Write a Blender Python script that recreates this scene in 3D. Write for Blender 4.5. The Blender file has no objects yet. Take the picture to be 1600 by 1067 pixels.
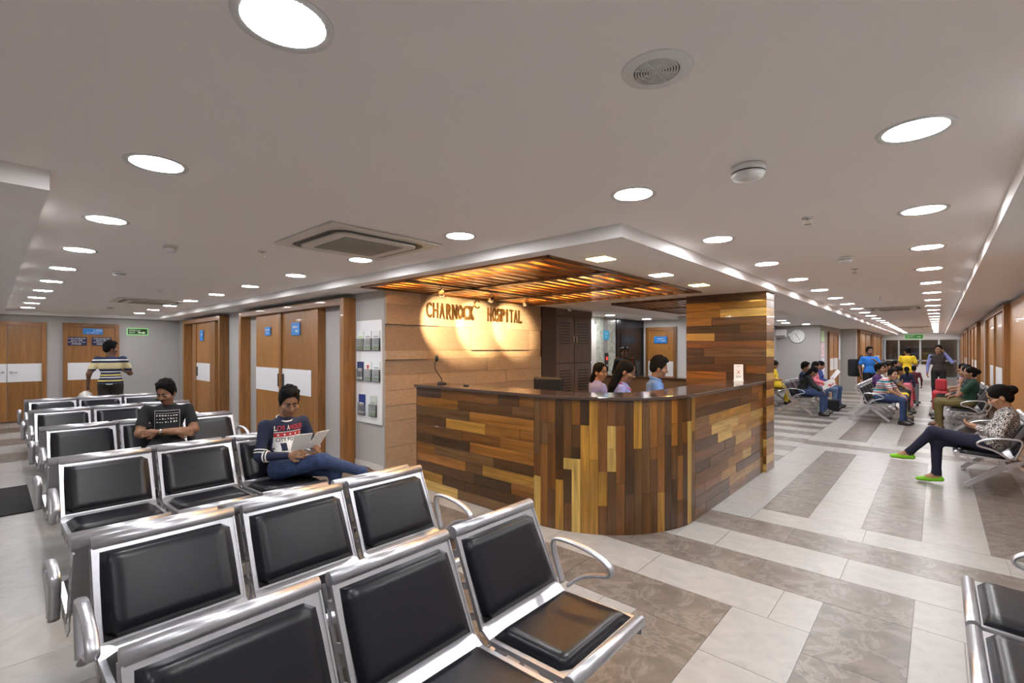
import bpy, bmesh, math, random
import numpy as np
from mathutils import Vector, Matrix
from mathutils.bvhtree import BVHTree
random.seed(7)
S = bpy.context.scene
COL = S.collection
# ---------------------------------------------------------------- camera, world, exposure
F_PX, HORIZON, CAM_H = 736.0, 545.0, 1.62
YAW = math.atan2(665, 736)
cam_d = bpy.data.cameras.new('camera'); cam = bpy.data.objects.new('camera', cam_d); COL.objects.link(cam)
cam_d.sensor_width = 36; cam_d.lens = 36*F_PX/1600; cam_d.clip_start = .05; cam_d.clip_end = 200
cam_d.shift_y = (HORIZON-533.5)/1600
cam.location = (0, 0, CAM_H); cam.rotation_euler = (math.pi/2, 0, YAW)
S.camera = cam
w = bpy.data.worlds.new('world'); S.world = w; w.use_nodes = True
w.node_tree.nodes['Background'].inputs[0].default_value = (.9, .93, 1, 1)
w.node_tree.nodes['Background'].inputs[1].default_value = .25
S.view_settings.view_transform = 'Standard'; S.view_settings.look = 'None'
S.view_settings.exposure = 1.12; S.view_settings.gamma = 1.0; S.view_settings.use_curve_mapping = False
LAMP = 62.0        # radiance of the white downlights
# ---------------------------------------------------------------- materials
MATS = {}
def mat(name, col=(.8,.8,.8), rough=.5, metal=0, spec=.5, emit=0, coat=0, var=0, vscale=8, bump=0, alpha=1, trans=0, stretch=(1,1,1)):
    if name in MATS: return MATS[name]
    m = bpy.data.materials.new(name); m.use_nodes = True; MATS[name] = m
    nt = m.node_tree; b = nt.nodes['Principled BSDF']
    b.inputs['Base Color'].default_value = (*col, 1); b.inputs['Roughness'].default_value = rough
    b.inputs['Metallic'].default_value = metal; b.inputs['Specular IOR Level'].default_value = spec
    b.inputs['Coat Weight'].default_value = coat
    if trans: b.inputs['Transmission Weight'].default_value = trans
    if emit:
        b.inputs['Emission Color'].default_value = (*col, 1); b.inputs['Emission Strength'].default_value = emit
    if var or bump:
        tc = nt.nodes.new('ShaderNodeTexCoord'); mp = nt.nodes.new('ShaderNodeMapping'); mp.inputs['Scale'].default_value = stretch
        nt.links.new(tc.outputs['Object'], mp.inputs[0])
        n = nt.nodes.new('ShaderNodeTexNoise'); n.inputs['Scale'].default_value = vscale; n.inputs['Detail'].default_value = 5
        nt.links.new(mp.outputs[0], n.inputs['Vector'])
        if var:
            r = nt.nodes.new('ShaderNodeValToRGB')
            r.color_ramp.elements[0].position = .3; r.color_ramp.elements[1].position = .7
            r.color_ramp.elements[0].color = (*[max(0, c*(1-var)) for c in col], 1)
            r.color_ramp.elements[1].color = (*[min(1, c*(1+var)) for c in col], 1)
            nt.links.new(n.outputs[0], r.inputs[0]); nt.links.new(r.outputs[0], b.inputs['Base Color'])
        if bump:
            bn = nt.nodes.new('ShaderNodeBump'); bn.inputs['Strength'].default_value = bump; bn.inputs['Distance'].default_value = .01
            nt.links.new(n.outputs[0], bn.inputs['Height']); nt.links.new(bn.outputs[0], b.inputs['Normal'])
    return m
def wood(name, col, axis, var=.35, rough=.32, coat=.25, scale=1.0):
    """grain runs along axis (0,1,2) of object space; each object varies a little"""
    if name in MATS: return MATS[name]
    m = mat(name, col, rough, coat=coat); nt = m.node_tree; b = nt.nodes['Principled BSDF']
    tc = nt.nodes.new('ShaderNodeTexCoord'); oi = nt.nodes.new('ShaderNodeObjectInfo')
    add = nt.nodes.new('ShaderNodeVectorMath'); add.operation = 'ADD'
    mul = nt.nodes.new('ShaderNodeMath'); mul.operation = 'MULTIPLY'; mul.inputs[1].default_value = 37
    nt.links.new(oi.outputs['Random'], mul.inputs[0])
    nt.links.new(tc.outputs['Object'], add.inputs[0]); nt.links.new(mul.outputs[0], add.inputs[1])
    mp = nt.nodes.new('ShaderNodeMapping'); s = [26*scale]*3; s[axis] = 1.6*scale; mp.inputs['Scale'].default_value = s
    nt.links.new(add.outputs[0], mp.inputs[0])
    n = nt.nodes.new('ShaderNodeTexNoise'); n.inputs['Scale'].default_value = 1; n.inputs['Detail'].default_value = 6; n.inputs['Distortion'].default_value = .8
    nt.links.new(mp.outputs[0], n.inputs['Vector'])
    r = nt.nodes.new('ShaderNodeValToRGB'); r.color_ramp.elements[0].position = .3; r.color_ramp.elements[1].position = .72
    r.color_ramp.elements[0].color = (*[c*(1-var) for c in col], 1); r.color_ramp.elements[1].color = (*[min(1, c*(1+var)) for c in col], 1)
    nt.links.new(n.outputs[0], r.inputs[0])
    hv = nt.nodes.new('ShaderNodeHueSaturation'); vm = nt.nodes.new('ShaderNodeMapRange')
    vm.inputs[3].default_value = .78; vm.inputs[4].default_value = 1.22
    nt.links.new(oi.outputs['Random'], vm.inputs[0]); nt.links.new(vm.outputs[0], hv.inputs['Value'])
    nt.links.new(r.outputs[0], hv.inputs['Color']); nt.links.new(hv.outputs[0], b.inputs['Base Color'])
    return m
def marble(name, base, vein, rough=.16, scale=2.2, con=.34):
    if name in MATS: return MATS[name]
    m = mat(name, base, rough); nt = m.node_tree; b = nt.nodes['Principled BSDF']
    tc = nt.nodes.new('ShaderNodeTexCoord')
    n1 = nt.nodes.new('ShaderNodeTexNoise'); n1.inputs['Scale'].default_value = scale*1.6; n1.inputs['Detail'].default_value = 8; n1.inputs['Distortion'].default_value = 1.6
    n2 = nt.nodes.new('ShaderNodeTexNoise'); n2.inputs['Scale'].default_value = scale; n2.inputs['Detail'].default_value = 9; n2.inputs['Roughness'].default_value = .68; n2.inputs['Distortion'].default_value = .7
    for n in (n1, n2): nt.links.new(tc.outputs['Object'], n.inputs['Vector'])
    r1 = nt.nodes.new('ShaderNodeValToRGB'); e = r1.color_ramp.elements
    e[0].position = .3; e[0].color = (*[c*(1-con) for c in base], 1); e[1].position = .72; e[1].color = (*[min(1, c*(1+con)) for c in base], 1)
    r2 = nt.nodes.new('ShaderNodeValToRGB'); e = r2.color_ramp.elements
    e[0].position = .46; e[0].color = (0,0,0,1); e[1].position = .5; e[1].color = (.38,.38,.38,1); x = e.new(.53); x.color = (0,0,0,1)
    nt.links.new(n1.outputs[0], r1.inputs[0]); nt.links.new(n2.outputs[0], r2.inputs[0])
    mx = nt.nodes.new('ShaderNodeMixRGB'); nt.links.new(r2.outputs[0], mx.inputs[0]); nt.links.new(r1.outputs[0], mx.inputs[1]); mx.inputs[2].default_value = (*vein, 1)
    nt.links.new(mx.outputs[0], b.inputs['Base Color'])
    return m
def stripes(name, bands, period, axis=2, off=0, rough=.8):
    """cloth with bands of colour repeating along an axis of object space: bands = [(start 0-1, colour)]"""
    m = mat(name, bands[0][1], rough); nt = m.node_tree; b = nt.nodes['Principled BSDF']
    tc = nt.nodes.new('ShaderNodeTexCoord'); sp = nt.nodes.new('ShaderNodeSeparateXYZ'); nt.links.new(tc.outputs['Object'], sp.inputs[0])
    a = nt.nodes.new('ShaderNodeMath'); a.operation = 'MULTIPLY_ADD'; a.inputs[1].default_value = 1/period; a.inputs[2].default_value = off
    nt.links.new(sp.outputs[axis], a.inputs[0])
    fr = nt.nodes.new('ShaderNodeMath'); fr.operation = 'FRACT'; nt.links.new(a.outputs[0], fr.inputs[0])
    r = nt.nodes.new('ShaderNodeValToRGB'); r.color_ramp.interpolation = 'CONSTANT'; e = r.color_ramp.elements
    while len(e) > 1: e.remove(e[-1])
    e[0].position = 0; e[0].color = (*bands[0][1], 1)
    for p, c in bands[1:]: x = e.new(p); x.color = (*c, 1)
    nt.links.new(fr.outputs[0], r.inputs[0]); nt.links.new(r.outputs[0], b.inputs['Base Color'])
    return m
def patterned(name, c1, c2, scale=60, rough=.8, pos=.5):
    m = mat(name, c1, rough); nt = m.node_tree; b = nt.nodes['Principled BSDF']
    tc = nt.nodes.new('ShaderNodeTexCoord'); n = nt.nodes.new('ShaderNodeTexNoise'); n.inputs['Scale'].default_value = scale; n.inputs['Detail'].default_value = 2
    nt.links.new(tc.outputs['Object'], n.inputs['Vector'])
    r = nt.nodes.new('ShaderNodeValToRGB'); r.color_ramp.elements[0].position = pos-.03; r.color_ramp.elements[1].position = pos+.03
    r.color_ramp.elements[0].color = (*c1, 1); r.color_ramp.elements[1].color = (*c2, 1)
    nt.links.new(n.outputs[0], r.inputs[0]); nt.links.new(r.outputs[0], b.inputs['Base Color'])
    return m
M_ceil = mat('ceiling_paint', (.93,.885,.865), .9)
M_soff = mat('soffit_paint', (.86,.84,.83), .85)
M_wall = mat('grey_wall_paint', (.42,.405,.39), .85, var=.04, vscale=40)
M_wallL = mat('light_grey_wall_paint', (.62,.61,.60), .85)
M_skirt = mat('skirting_tile', (.62,.60,.57), .2)
M_steel = mat('brushed_steel', (.60,.60,.635), .34, .85, var=.04, vscale=60)
M_chrome = mat('chrome', (.75,.75,.77), .12, 1)
M_darkmetal = mat('dark_metal', (.06,.06,.065), .4, .6)
M_black = mat('black_plastic', (.012,.012,.013), .4)
M_vinyl = mat('black_vinyl', (.010,.0095,.013), .32, spec=.38, bump=.05, vscale=120)
M_white = mat('white_plastic', (.82,.82,.81), .4)
M_paper = mat('paper', (.85,.85,.84), .7)
M_door = wood('door_veneer', (.34,.145,.03), 2, .22, .4, .1)
M_frame = wood('door_frame_wood', (.27,.115,.03), 2, .3, .4, .1)
M_frameh = wood('door_frame_wood_cross', (.27,.115,.03), 0, .3, .4, .1)
M_panelw = mat('white_laminate', (.78,.78,.80), .35)
M_blue = mat('sign_blue', (.02,.22,.62), .4)
M_navy = mat('sign_navy', (.015,.015,.075), .4)
M_green = mat('sign_green', (.04,.35,.06), .4)
M_tileL = marble('light_floor_tile', (.355,.342,.325), (.395,.38,.36), .36, 3.0, .12)
M_tileD = marble('brown_marble_tile', (.155,.126,.106), (.36,.325,.295), .33, 2.6)
M_grout = mat('grout', (.33,.31,.29), .8)
M_granite = mat('brown_granite', (.07,.045,.035), .12, var=.6, vscale=160, coat=.3)
M_stone = [mat('sandstone_%s' % n, c, .85, var=.13, vscale=14, bump=.25, stretch=(1,1,5)) for n, c in
           zip('abcd', [(.36,.285,.215), (.42,.335,.25), (.29,.225,.17), (.375,.285,.205)])]
M_louvre = wood('dark_brown_laminate', (.15,.105,.085), 2, .25, .45, 0)
M_slat = wood('slat_teak', (.30,.125,.035), 1, .3, .3, .3)
WOODC = [(.066,.030,.010), (.11,.047,.013), (.17,.064,.013), (.25,.098,.016), (.36,.175,.026), (.52,.33,.085), (.14,.068,.022)]
WOODW = [16, 20, 18, 16, 15, 12, 10]
M_plank = {(i, a): wood('plank_wood_%s_%s' % ('abcdefg'[i], 'xyz'[a]), c, a, .42, .3, .35) for i, c in enumerate(WOODC) for a in (0,1,2)}
# ---------------------------------------------------------------- mesh helpers
def link(name, me, m=None, parent=None, loc=None, rot=None):
    o = bpy.data.objects.new(name, me); COL.objects.link(o)
    if m is not None:
        if me.materials: me.materials[0] = m
        else: me.materials.append(m)
    if parent is not None: o.parent = parent
    if loc is not None: o.location = loc
    if rot is not None: o.rotation_euler = rot
    return o
def tag(o, label=None, cat=None, group=None, kind=None):
    if label: o['label'] = label
    if cat: o['category'] = cat
    if group: o['group'] = group
    if kind: o['kind'] = kind
    return o
def empty(name, loc=(0,0,0), rz=0, label=None, cat=None, group=None, kind=None):
    o = bpy.data.objects.new(name, None); COL.objects.link(o); o.location = loc; o.rotation_euler = (0,0,rz); o.empty_display_size = .1
    return tag(o, label, cat, group, kind)
class MB:
    """collects shapes into one mesh"""
    def __init__(s): s.v = []; s.f = []; s.sm = []
    def add(s, vs, fs, smooth=False):
        n = len(s.v); s.v += [tuple(v) for v in vs]; s.f += [tuple(i+n for i in f) for f in fs]; s.sm += [smooth]*len(fs); return s
    def box(s, x0, x1, y0, y1, z0, z1):
        return s.add([(x0,y0,z0),(x1,y0,z0),(x1,y1,z0),(x0,y1,z0),(x0,y0,z1),(x1,y0,z1),(x1,y1,z1),(x0,y1,z1)],
                     [(3,2,1,0),(4,5,6,7),(0,1,5,4),(1,2,6,5),(2,3,7,6),(3,0,4,7)])
    def bar(s, a, b, wy, wz, up=(0,0,1)):
        a, b = Vector(a), Vector(b); d = (b-a).normalized(); sd = d.cross(Vector(up))
        sd = Vector((1,0,0)) if sd.length < 1e-5 else sd.normalized(); u = sd.cross(d)
        vs = [p+sd*(i*wy/2)+u*(j*wz/2) for p in (a, b) for i, j in ((-1,-1),(1,-1),(1,1),(-1,1))]
        return s.add(vs, [(0,1,2,3),(7,6,5,4),(4,5,1,0),(5,6,2,1),(6,7,3,2),(7,4,0,3)])
    def lathe(s, prof, n=24, c=(0,0,0), axis=2, smooth=True, caps=True):
        vs = []; k = len(prof)
        for i in range(n):
            a = 2*math.pi*i/n; ca, sa = math.cos(a), math.sin(a)
            for r, h in prof:
                p = (r*ca, r*sa, h) if axis == 2 else ((h, r*ca, r*sa) if axis == 0 else (r*sa, h, r*ca))
                vs.append((c[0]+p[0], c[1]+p[1], c[2]+p[2]))
        fs = [(i*k+j, ((i+1)%n)*k+j, ((i+1)%n)*k+j+1, i*k+j+1) for i in range(n) for j in range(k-1)]
        s.add(vs, fs, smooth)
        if caps:
            o = len(s.v)-len(vs)
            s.f.append(tuple(o+i*k for i in reversed(range(n)))); s.f.append(tuple(o+i*k+k-1 for i in range(n))); s.sm += [False]*2
        return s
    def tube(s, pts, r, n=10, closed=False, ry=None):
        """tube along pts; ry = half width along world Y-like side direction when elliptical"""
        P = [Vector(p) for p in pts]; N = len(P); vs = []; up = None
        for i in range(N):
            if closed: d = P[(i+1)%N]-P[i-1]
            else: d = P[min(i+1,N-1)]-P[max(i-1,0)]
            d.normalize()
            if up is None: up = Vector((0,0,1)) if abs(d.z) < .9 else Vector((1,0,0))
            up = (up-d*up.dot(d)).normalized(); sd = d.cross(up)
            rr = r[i] if isinstance(r, (list, tuple)) else r
            for j in range(n):
                a = 2*math.pi*j/n; vs.append(P[i]+sd*(math.cos(a)*(ry or rr))+up*(math.sin(a)*rr))
        m = N if closed else N-1
        fs = [(i*n+j, i*n+(j+1)%n, ((i+1)%N)*n+(j+1)%n, ((i+1)%N)*n+j) for i in range(m) for j in range(n)]
        s.add(vs, fs, True)
        if not closed:
            o = len(s.v)-len(vs); s.f += [tuple(o+j for j in reversed(range(n))), tuple(o+(N-1)*n+j for j in range(n))]; s.sm += [False]*2
        return s
    def prism(s, poly, y0, y1, flip=False):
        """poly in (x,z), extruded along y"""
        n = len(poly); vs = [(x, y0, z) for x, z in poly]+[(x, y1, z) for x, z in poly]
        fs = [tuple(range(n)), tuple(range(2*n-1, n-1, -1))]+[(i+n, (i+1)%n+n, (i+1)%n, i) for i in range(n)]
        return s.add(vs, fs)
    def mesh(s, name):
        me = bpy.data.meshes.new(name); me.from_pydata(s.v, [], s.f); me.polygons.foreach_set('use_smooth', s.sm)
        me.update(); bm = bmesh.new(); bm.from_mesh(me); bmesh.ops.recalc_face_normals(bm, faces=bm.faces); bm.to_mesh(me); bm.free(); return me
    def build(s, name, m, parent=None, loc=None, rot=None, bevel=0):
        o = link(name, s.mesh(name), m, parent, loc, rot)
        if bevel:
            b = o.modifiers.new('bevel', 'BEVEL'); b.width = bevel; b.segments = 2; b.limit_method = 'ANGLE'
        return o
def box(name, x0, x1, y0, y1, z0, z1, m, parent=None, bevel=0):
    return MB().box(x0,x1,y0,y1,z0,z1).build(name, m, parent, bevel=bevel)
def struct(o): o['kind'] = 'structure'; return o
def copy_tree(o, parent=None):
    c = o.copy(); COL.objects.link(c); c.parent = parent
    for ch in list(o.children): copy_tree(ch, c)
    return c
def text_mesh(body, size, depth=0, spacing=1.0, bold=0):
    cu = bpy.data.curves.new('lettering', 'FONT'); cu.body = body; cu.size = size; cu.extrude = depth; cu.align_x = 'CENTER'; cu.align_y = 'CENTER'
    cu.space_character = spacing; cu.offset = bold; cu.resolution_u = 3
    o = bpy.data.objects.new('lettering', cu); COL.objects.link(o)
    dg = bpy.context.evaluated_depsgraph_get(); me = bpy.data.meshes.new_from_object(o.evaluated_get(dg))
    bpy.data.objects.remove(o); bpy.data.curves.remove(cu); return me
def letters(name, body, size, m, parent, loc, rot, depth=.002, width=None, height=None, bold=0):
    me = text_mesh(body, size, depth, bold=bold)
    xs = [v.co.x for v in me.vertices]; ys = [v.co.y for v in me.vertices]
    sx = width/(max(xs)-min(xs)) if width else 1; sy = height/(max(ys)-min(ys)) if height else 1
    for v in me.vertices: v.co.x *= sx; v.co.y *= sy
    return link(name, me, m, parent, loc, rot)
ORD = ['first','second','third','fourth','fifth','sixth','seventh','eighth','ninth','tenth','eleventh','twelfth','thirteenth','fourteenth','fifteenth','sixteenth','seventeenth','eighteenth','nineteenth','twentieth','twenty-first','twenty-second','twenty-third']
# ---------------------------------------------------------------- the setting
ZC, ZS = 2.475, 2.38           # ceiling, soffit
YW, XS, XR, XE = 3.40, -5.27, .87, -15.2     # corridor wall, stone wall, right wall, end wall
def wallbox(name, x0, x1, y0, y1, m=M_wall, z1=ZC):
    o = struct(box(name, x0, x1, y0, y1, 0, z1, m)); return o
wallbox('wall_corridor', XE, XS-.021, YW, YW+.15)
wallbox('wall_end', XE-.15, XE, -.75, YW+.15)
wallbox('wall_left', XE, -3.16, -.75, -.6)
wallbox('wall_alcove', -3.31, -3.16, -3.0, -.75)
wallbox('wall_behind', -3.31, XR+.15, -3.15, -3.0)
wallbox('wall_right', XR, XR+.15, -3.0, 34.2)
wallbox('wall_lift', -6.15, -6.0, 8.28, 12.15, M_wallL)
wallbox('wall_lobby', -6.0, -4.0, 12.0, 12.15, M_wallL)
wallbox('wall_passage', -4.15, -4.0, 12.15, 17.7)
wallbox('wall_clock', -4.15, -2.77, 17.7, 17.85)
wallbox('wall_posters', -2.92, -2.77, 17.85, 22.0)
wallbox('wall_pier', -2.92, -2.29, 22.0, 22.15)
wallbox('wall_far', -2.44, -2.29, 22.15, 34.2)
for n, a in {'baseboard_corridor': (-6.0, XS-.03, YW-.012, YW), 'baseboard_corridor_2': (-11.2, -10.05, YW-.012, YW), 'baseboard_end': (XE, XE+.012, 2.2, YW),
             'baseboard_clock': (-4.0, -2.77, 17.688, 17.7)}.items():
    struct(box(n, *a, 0, .1, M_skirt))
struct(box('ceiling', XE-.15, XR+.15, -3.15, 38, ZC, ZC+.1, M_ceil))
def soffit(name, x0, x1, y0, y1): return struct(box(name, x0, x1, y0, y1, ZS, ZC, M_soff))
soffit('soffit_front', XE, -1.59, 2.87, 3.02)
soffit('soffit_corridor', XE, XS-.16, 3.02, YW)
soffit('soffit_reception', -2.33, -1.59, 3.02, 34.2)
soffit('soffit_rear', XS, -2.33, 6.38, 6.9)
soffit('soffit_lift', -6.0, -5.0, 6.9, 12.0)
soffit('soffit_passage', -4.0, -2.33, 12.0, 34.2)
soffit('soffit_left', XE, -3.16, -.75, .19)
soffit('soffit_alcove', -3.31, -3.16, -3.0, -.75)
soffit('soffit_end', XE, XE+.2, .19, 2.87)
soffit('soffit_right', .28, XR, -3.0, 33.7)
# floor: base slab + tiles laid as pieces
floor = struct(box('floor', XE-.15, XR+.15, -3.15, 38, -.12, -.004, M_grout))
tile_n = [0]
far_tiles = {0: MB(), 1: MB()}
def tile(x0, x1, y0, y1, dark):
    if x1-x0 < .02 or y1-y0 < .02: return
    g = .0018; cx, cy = (x0+x1)/2, (y0+y1)/2
    d = math.cos(YAW)*cy-math.sin(YAW)*cx; l = math.cos(YAW)*cx+math.sin(YAW)*cy
    seen = d > .9 and abs(l/d) < 1.25 and d < 9.5
    if seen and tile_n[0] < 285:
        tile_n[0] += 1
        MB().box(x0+g-cx, x1-g-cx, y0+g-cy, y1-g-cy, -.01, 0).build('dark_marble_tile' if dark else 'light_floor_tile', M_tileD if dark else M_tileL, floor, (cx, cy, 0))
    else: far_tiles[int(dark)].box(x0+g, x1-g, y0+g, y1-g, -.01, 0)
def runx(x0, x1, y0, y1, dark, step, off=0):
    x = x0
    first = True
    while x < x1-1e-4:
        n = min(x1, x+(off if first and off else step)); first = False
        tile(x, n, y0, y1, dark); x = n
def runy(x0, x1, y0, y1, dark, step, off=0):
    y = y0; first = True
    while y < y1-1e-4:
        n = min(y1, y+(off if first and off else step)); first = False
        tile(x0, x1, y, n, dark); y = n
# concentric L bands where the two corridors meet
P0, BW, PER = -.11, .43, .85
Ls = []
for k in range(4):
    xo, yo = P0-PER*k, 4.0-PER*k+ (0 if k else 0)
    yo = [4.0, 3.13, 2.28, 1.43][k]
    xi, yi = xo-.43, yo-.43
    xn, yn = ([P0-PER*(k+1), [3.13, 2.28, 1.43, .6][k]])
    # dark L: along X then down along Y
    runx(-5.27 if k == 0 else -9.0, xo, yi, yo, True, 1.25, .55+.2*k); runy(xi, xo, -3.0, yi, True, 1.25, .9)
    # light L inside
    runx(-9.0, xi, yn, yi, False, .86, .5); runy(xn, xi, -3.0, yn, False, .86, .4)
runx(-9.0, -5.27, 3.57-.43+.43, 3.62, True, 1.25)
tile(-9.0, P0-PER*4, -3.0, .6, False)
# right of the Ls, up to the right wall
for i, y in enumerate((3.6, 2.75, 1.9, 1.05, .2, -.65, -1.5, -2.35)): runx(P0, XR, y-.85, y, False, .5, .22)
runx(-1.7, XR, 4.0, 4.44, False, .86, .33); runx(P0, XR, 3.6, 4.0, False, .86, .45)
runx(-1.75, XR, 4.44, 4.87, True, 1.25, .8)
runx(-1.75, XR, 4.87, 5.25, False, .86, .42)
def strip_zone(y0, y1):
    xs = [-1.72, -1.32, -.92, -.51, -.10, .31, .71, XR]
    for i in range(7): runy(xs[i], xs[i+1], y0, y1, i % 2 == 1, 1.25 if i % 2 else .86, .7)
def cross_zone(y0, n):
    for j in range(n):
        runx(-1.72, XR, y0+.42*j, y0+.42*(j+1), j % 2 == 1, 1.25 if j % 2 else .86, .5+.2*j)
    return y0+.42*n
strip_zone(5.25, 8.9); y = cross_zone(8.9, 3)
for k in range(5):
    strip_zone(y, y+3.2); y = cross_zone(y+3.2, 3)
strip_zone(y, 37)
# passage left of the corridor, reception floor, left corridor
for j in range(24):
    runx(-6.0, -1.72, 7.2+.44*j, 7.2+.44*(j+1), j % 2 == 1, 1.3)
for j in range(14): runx(-6.0, -1.72, 17.76+.44*j*2, 17.76+.44*(j+1)*2, j % 2 == 1, 1.3)
runx(-5.27, -1.75, 4.0, 7.2, False, .86)
x = -9.0; k = 0
while x > XE:
    n = max(XE, x-.85); runy(n, x, -.6, YW, k % 2 == 1, 1.2, .85); x = n; k += 1
for k in (0, 1):
    o = far_tiles[k].build('distant_marble_tiles' if k else 'distant_light_tiles', M_tileD if k else M_tileL, floor); o['kind'] = 'stuff'
# stone wall built of sandstone blocks
stone = struct(box('wall_stone', XS-.02, XS-.012, YW+.004, 6.6, 0, ZC, mat('stone_backing', (.22,.17,.13), .9)))
rs = random.Random(11); z = 0
while z < ZS:
    hgt = min(rs.choice([.2,.26,.3,.34,.12]), ZS-z)
    if ZS-z-hgt < .08: hgt = ZS-z
    y = YW
    while y < 6.6:
        ln = min(rs.uniform(.45, 1.5), 6.6-y)
        if 6.6-y-ln < .2: ln = 6.6-y
        pr = rs.choice([0, 0, .006, .014, .028])
        MB().box(XS-.02, XS+pr, y+.0015, y+ln-.0015, z+.0015, z+hgt-.0015).build('stone_block', rs.choice(M_stone), stone, bevel=.002); y += ln
    z += hgt
# slatted timber ceiling over the desk
def slat_ceiling(name, x0, x1, y0, y1, beams, label, n, z0=2.375):
    root = empty(name, ((x0+x1)/2, (y0+y1)/2, z0), label=label, cat='slat ceiling'); ox, oy, oz = root.location
    me = MB().box(-.045, .045, y0-oy, y1-oy, 0, .035).mesh('slat')
    for i in range(n):
        link('slat', me, M_slat, root, (x0+.06+(x1-x0-.12)*i/(n-1)-ox, 0, .012))
    for yb in beams:
        box('cross_beam', x0-ox, x1-ox, yb-.03-oy, yb+.03-oy, -.006, .05, wood('slat_beam', (.16,.062,.018), 0, .3, .3, .3), root)
    for e in (x0, x1): box('edge_beam', e-.025-ox, e+.025-ox, y0-oy, y1-oy, -.006, .05, wood('slat_edge', (.16,.062,.018), 1, .3, .3, .3), root)
    return root
slat_ceiling('timber_slat_ceiling', XS+.03, -2.36, 3.05, 6.36, (3.08, 4.08, 5.29, 6.33), 'teak slat ceiling with cross beams above the reception desk', 18)
slat_ceiling('timber_slat_ceiling', -4.4, -2.5, 7.6, 10.6, (7.63, 9.1, 10.57), 'smaller orange slat ceiling beyond the reception, over the lift lobby', 12, 2.42)
M_warm = mat('warm_led', (1,.56,.16), emit=95)
for i, (y, lab) in enumerate(((3.35, 'nearest the soffit edge'), (4.65, 'behind the first cross beam'), (5.8, 'behind the second cross beam'))):
    t = MB().box(XS+.25, -2.6, y-.012, y+.012, 0, .012).build('led_strip', M_warm, loc=(0, 0, ZC-.013)); tag(t, 'warm light strip above the timber slats, ' + lab, 'light strip', 'light strips above the slats')
# ---------------------------------------------------------------- downlights
M_lamp = mat('lamp_diffuser', (.97,.975,1), emit=LAMP)
M_lampw = mat('warm_lamp_diffuser', (1,.60,.14), emit=26)
M_rim = mat('lamp_rim', (.8,.8,.8), .4)
rim_me = MB().lathe([(.1,-.002),(.122,-.006),(.124,0),(.1,0)], 32, caps=False).mesh('rim'); disc_me = MB().lathe([(.1,-.003),(.1,0)], 32).mesh('diffuser')
def downlight(x, y, label, group, z=ZC):
    r = empty('downlight', (x, y, z), label=label, cat='downlight', group=group)
    link('rim', rim_me, M_rim, r); link('diffuser', disc_me, M_lamp, r)
for k in range(10): downlight(-1.27-1.41*k, .515, '%s round downlight, counting from the camera, in the row nearest the left soffit' % ORD[k], 'downlights of the left row')
for k in range(10): downlight(-1.25-1.435*k, 2.385, ('%s round downlight from the soffit corner, in the row above the corridor doors' % ORD[k]) if k else 'round downlight straight in front of the reception soffit corner', 'downlights along the corridor doors')
for k in range(1, 22): downlight(-1.275, 2.385+1.425*k, '%s round downlight from the soffit corner, in the row running beside the reception' % ORD[k], 'downlights beside the reception')
for k in range(-1, 22): downlight(-.065, 2.42+1.43*k, ('%s round downlight in the right-hand row, counting from the camera' % ORD[k]) if k >= 0 else 'round downlight overhead, just before the right-hand row', 'downlights of the right row')
downlight(-.065, -1.2, 'round downlight behind the viewpoint', 'downlights of the right row'); downlight(-1.6, -1.2, 'round downlight behind the viewpoint, over the alcove', 'downlights of the right row')
for x, y, n in ((-3.1, 14.2, 'nearest'), (-3.3, 15.6, 'middle'), (-3.0, 16.8, 'farthest')): downlight(x, y, '%s round downlight in the passage before the clock wall' % n, 'downlights before the clock', ZS)
for x, y, n in ((-5.5, 9.4, 'nearer'), (-5.5, 11.2, 'farther')): downlight(x, y, '%s round downlight, added out of view to light the lobby before the lift' % n, 'added downlights of the lift lobby', ZS)  # out-of-view lamps added to light the lift lobby and the guard
downlight(-3.5, 11.3, 'round downlight added in the raised ceiling to light the lobby', 'added downlights of the lift lobby')  # another added lobby lamp, hidden from the camera
for y, m, n in ((3.44, M_lampw, 'warm yellow square downlight nearest the soffit corner'), (4.6, mat('neutral_lamp', (1,.85,.6), emit=26), 'pale square downlight in the middle of the soffit strip'), (5.63, M_lampw, 'warm yellow square downlight beside the timber column')):
    r = empty('square_downlight', (-2.1, y, ZS), label=n, cat='downlight', group='square downlights over the desk')
    MB().box(-.105,.105,-.105,.105,-.006,0).build('rim', M_rim, r); MB().box(-.09,.09,-.09,.09,-.009,-.005).build('diffuser', m, r)
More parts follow.
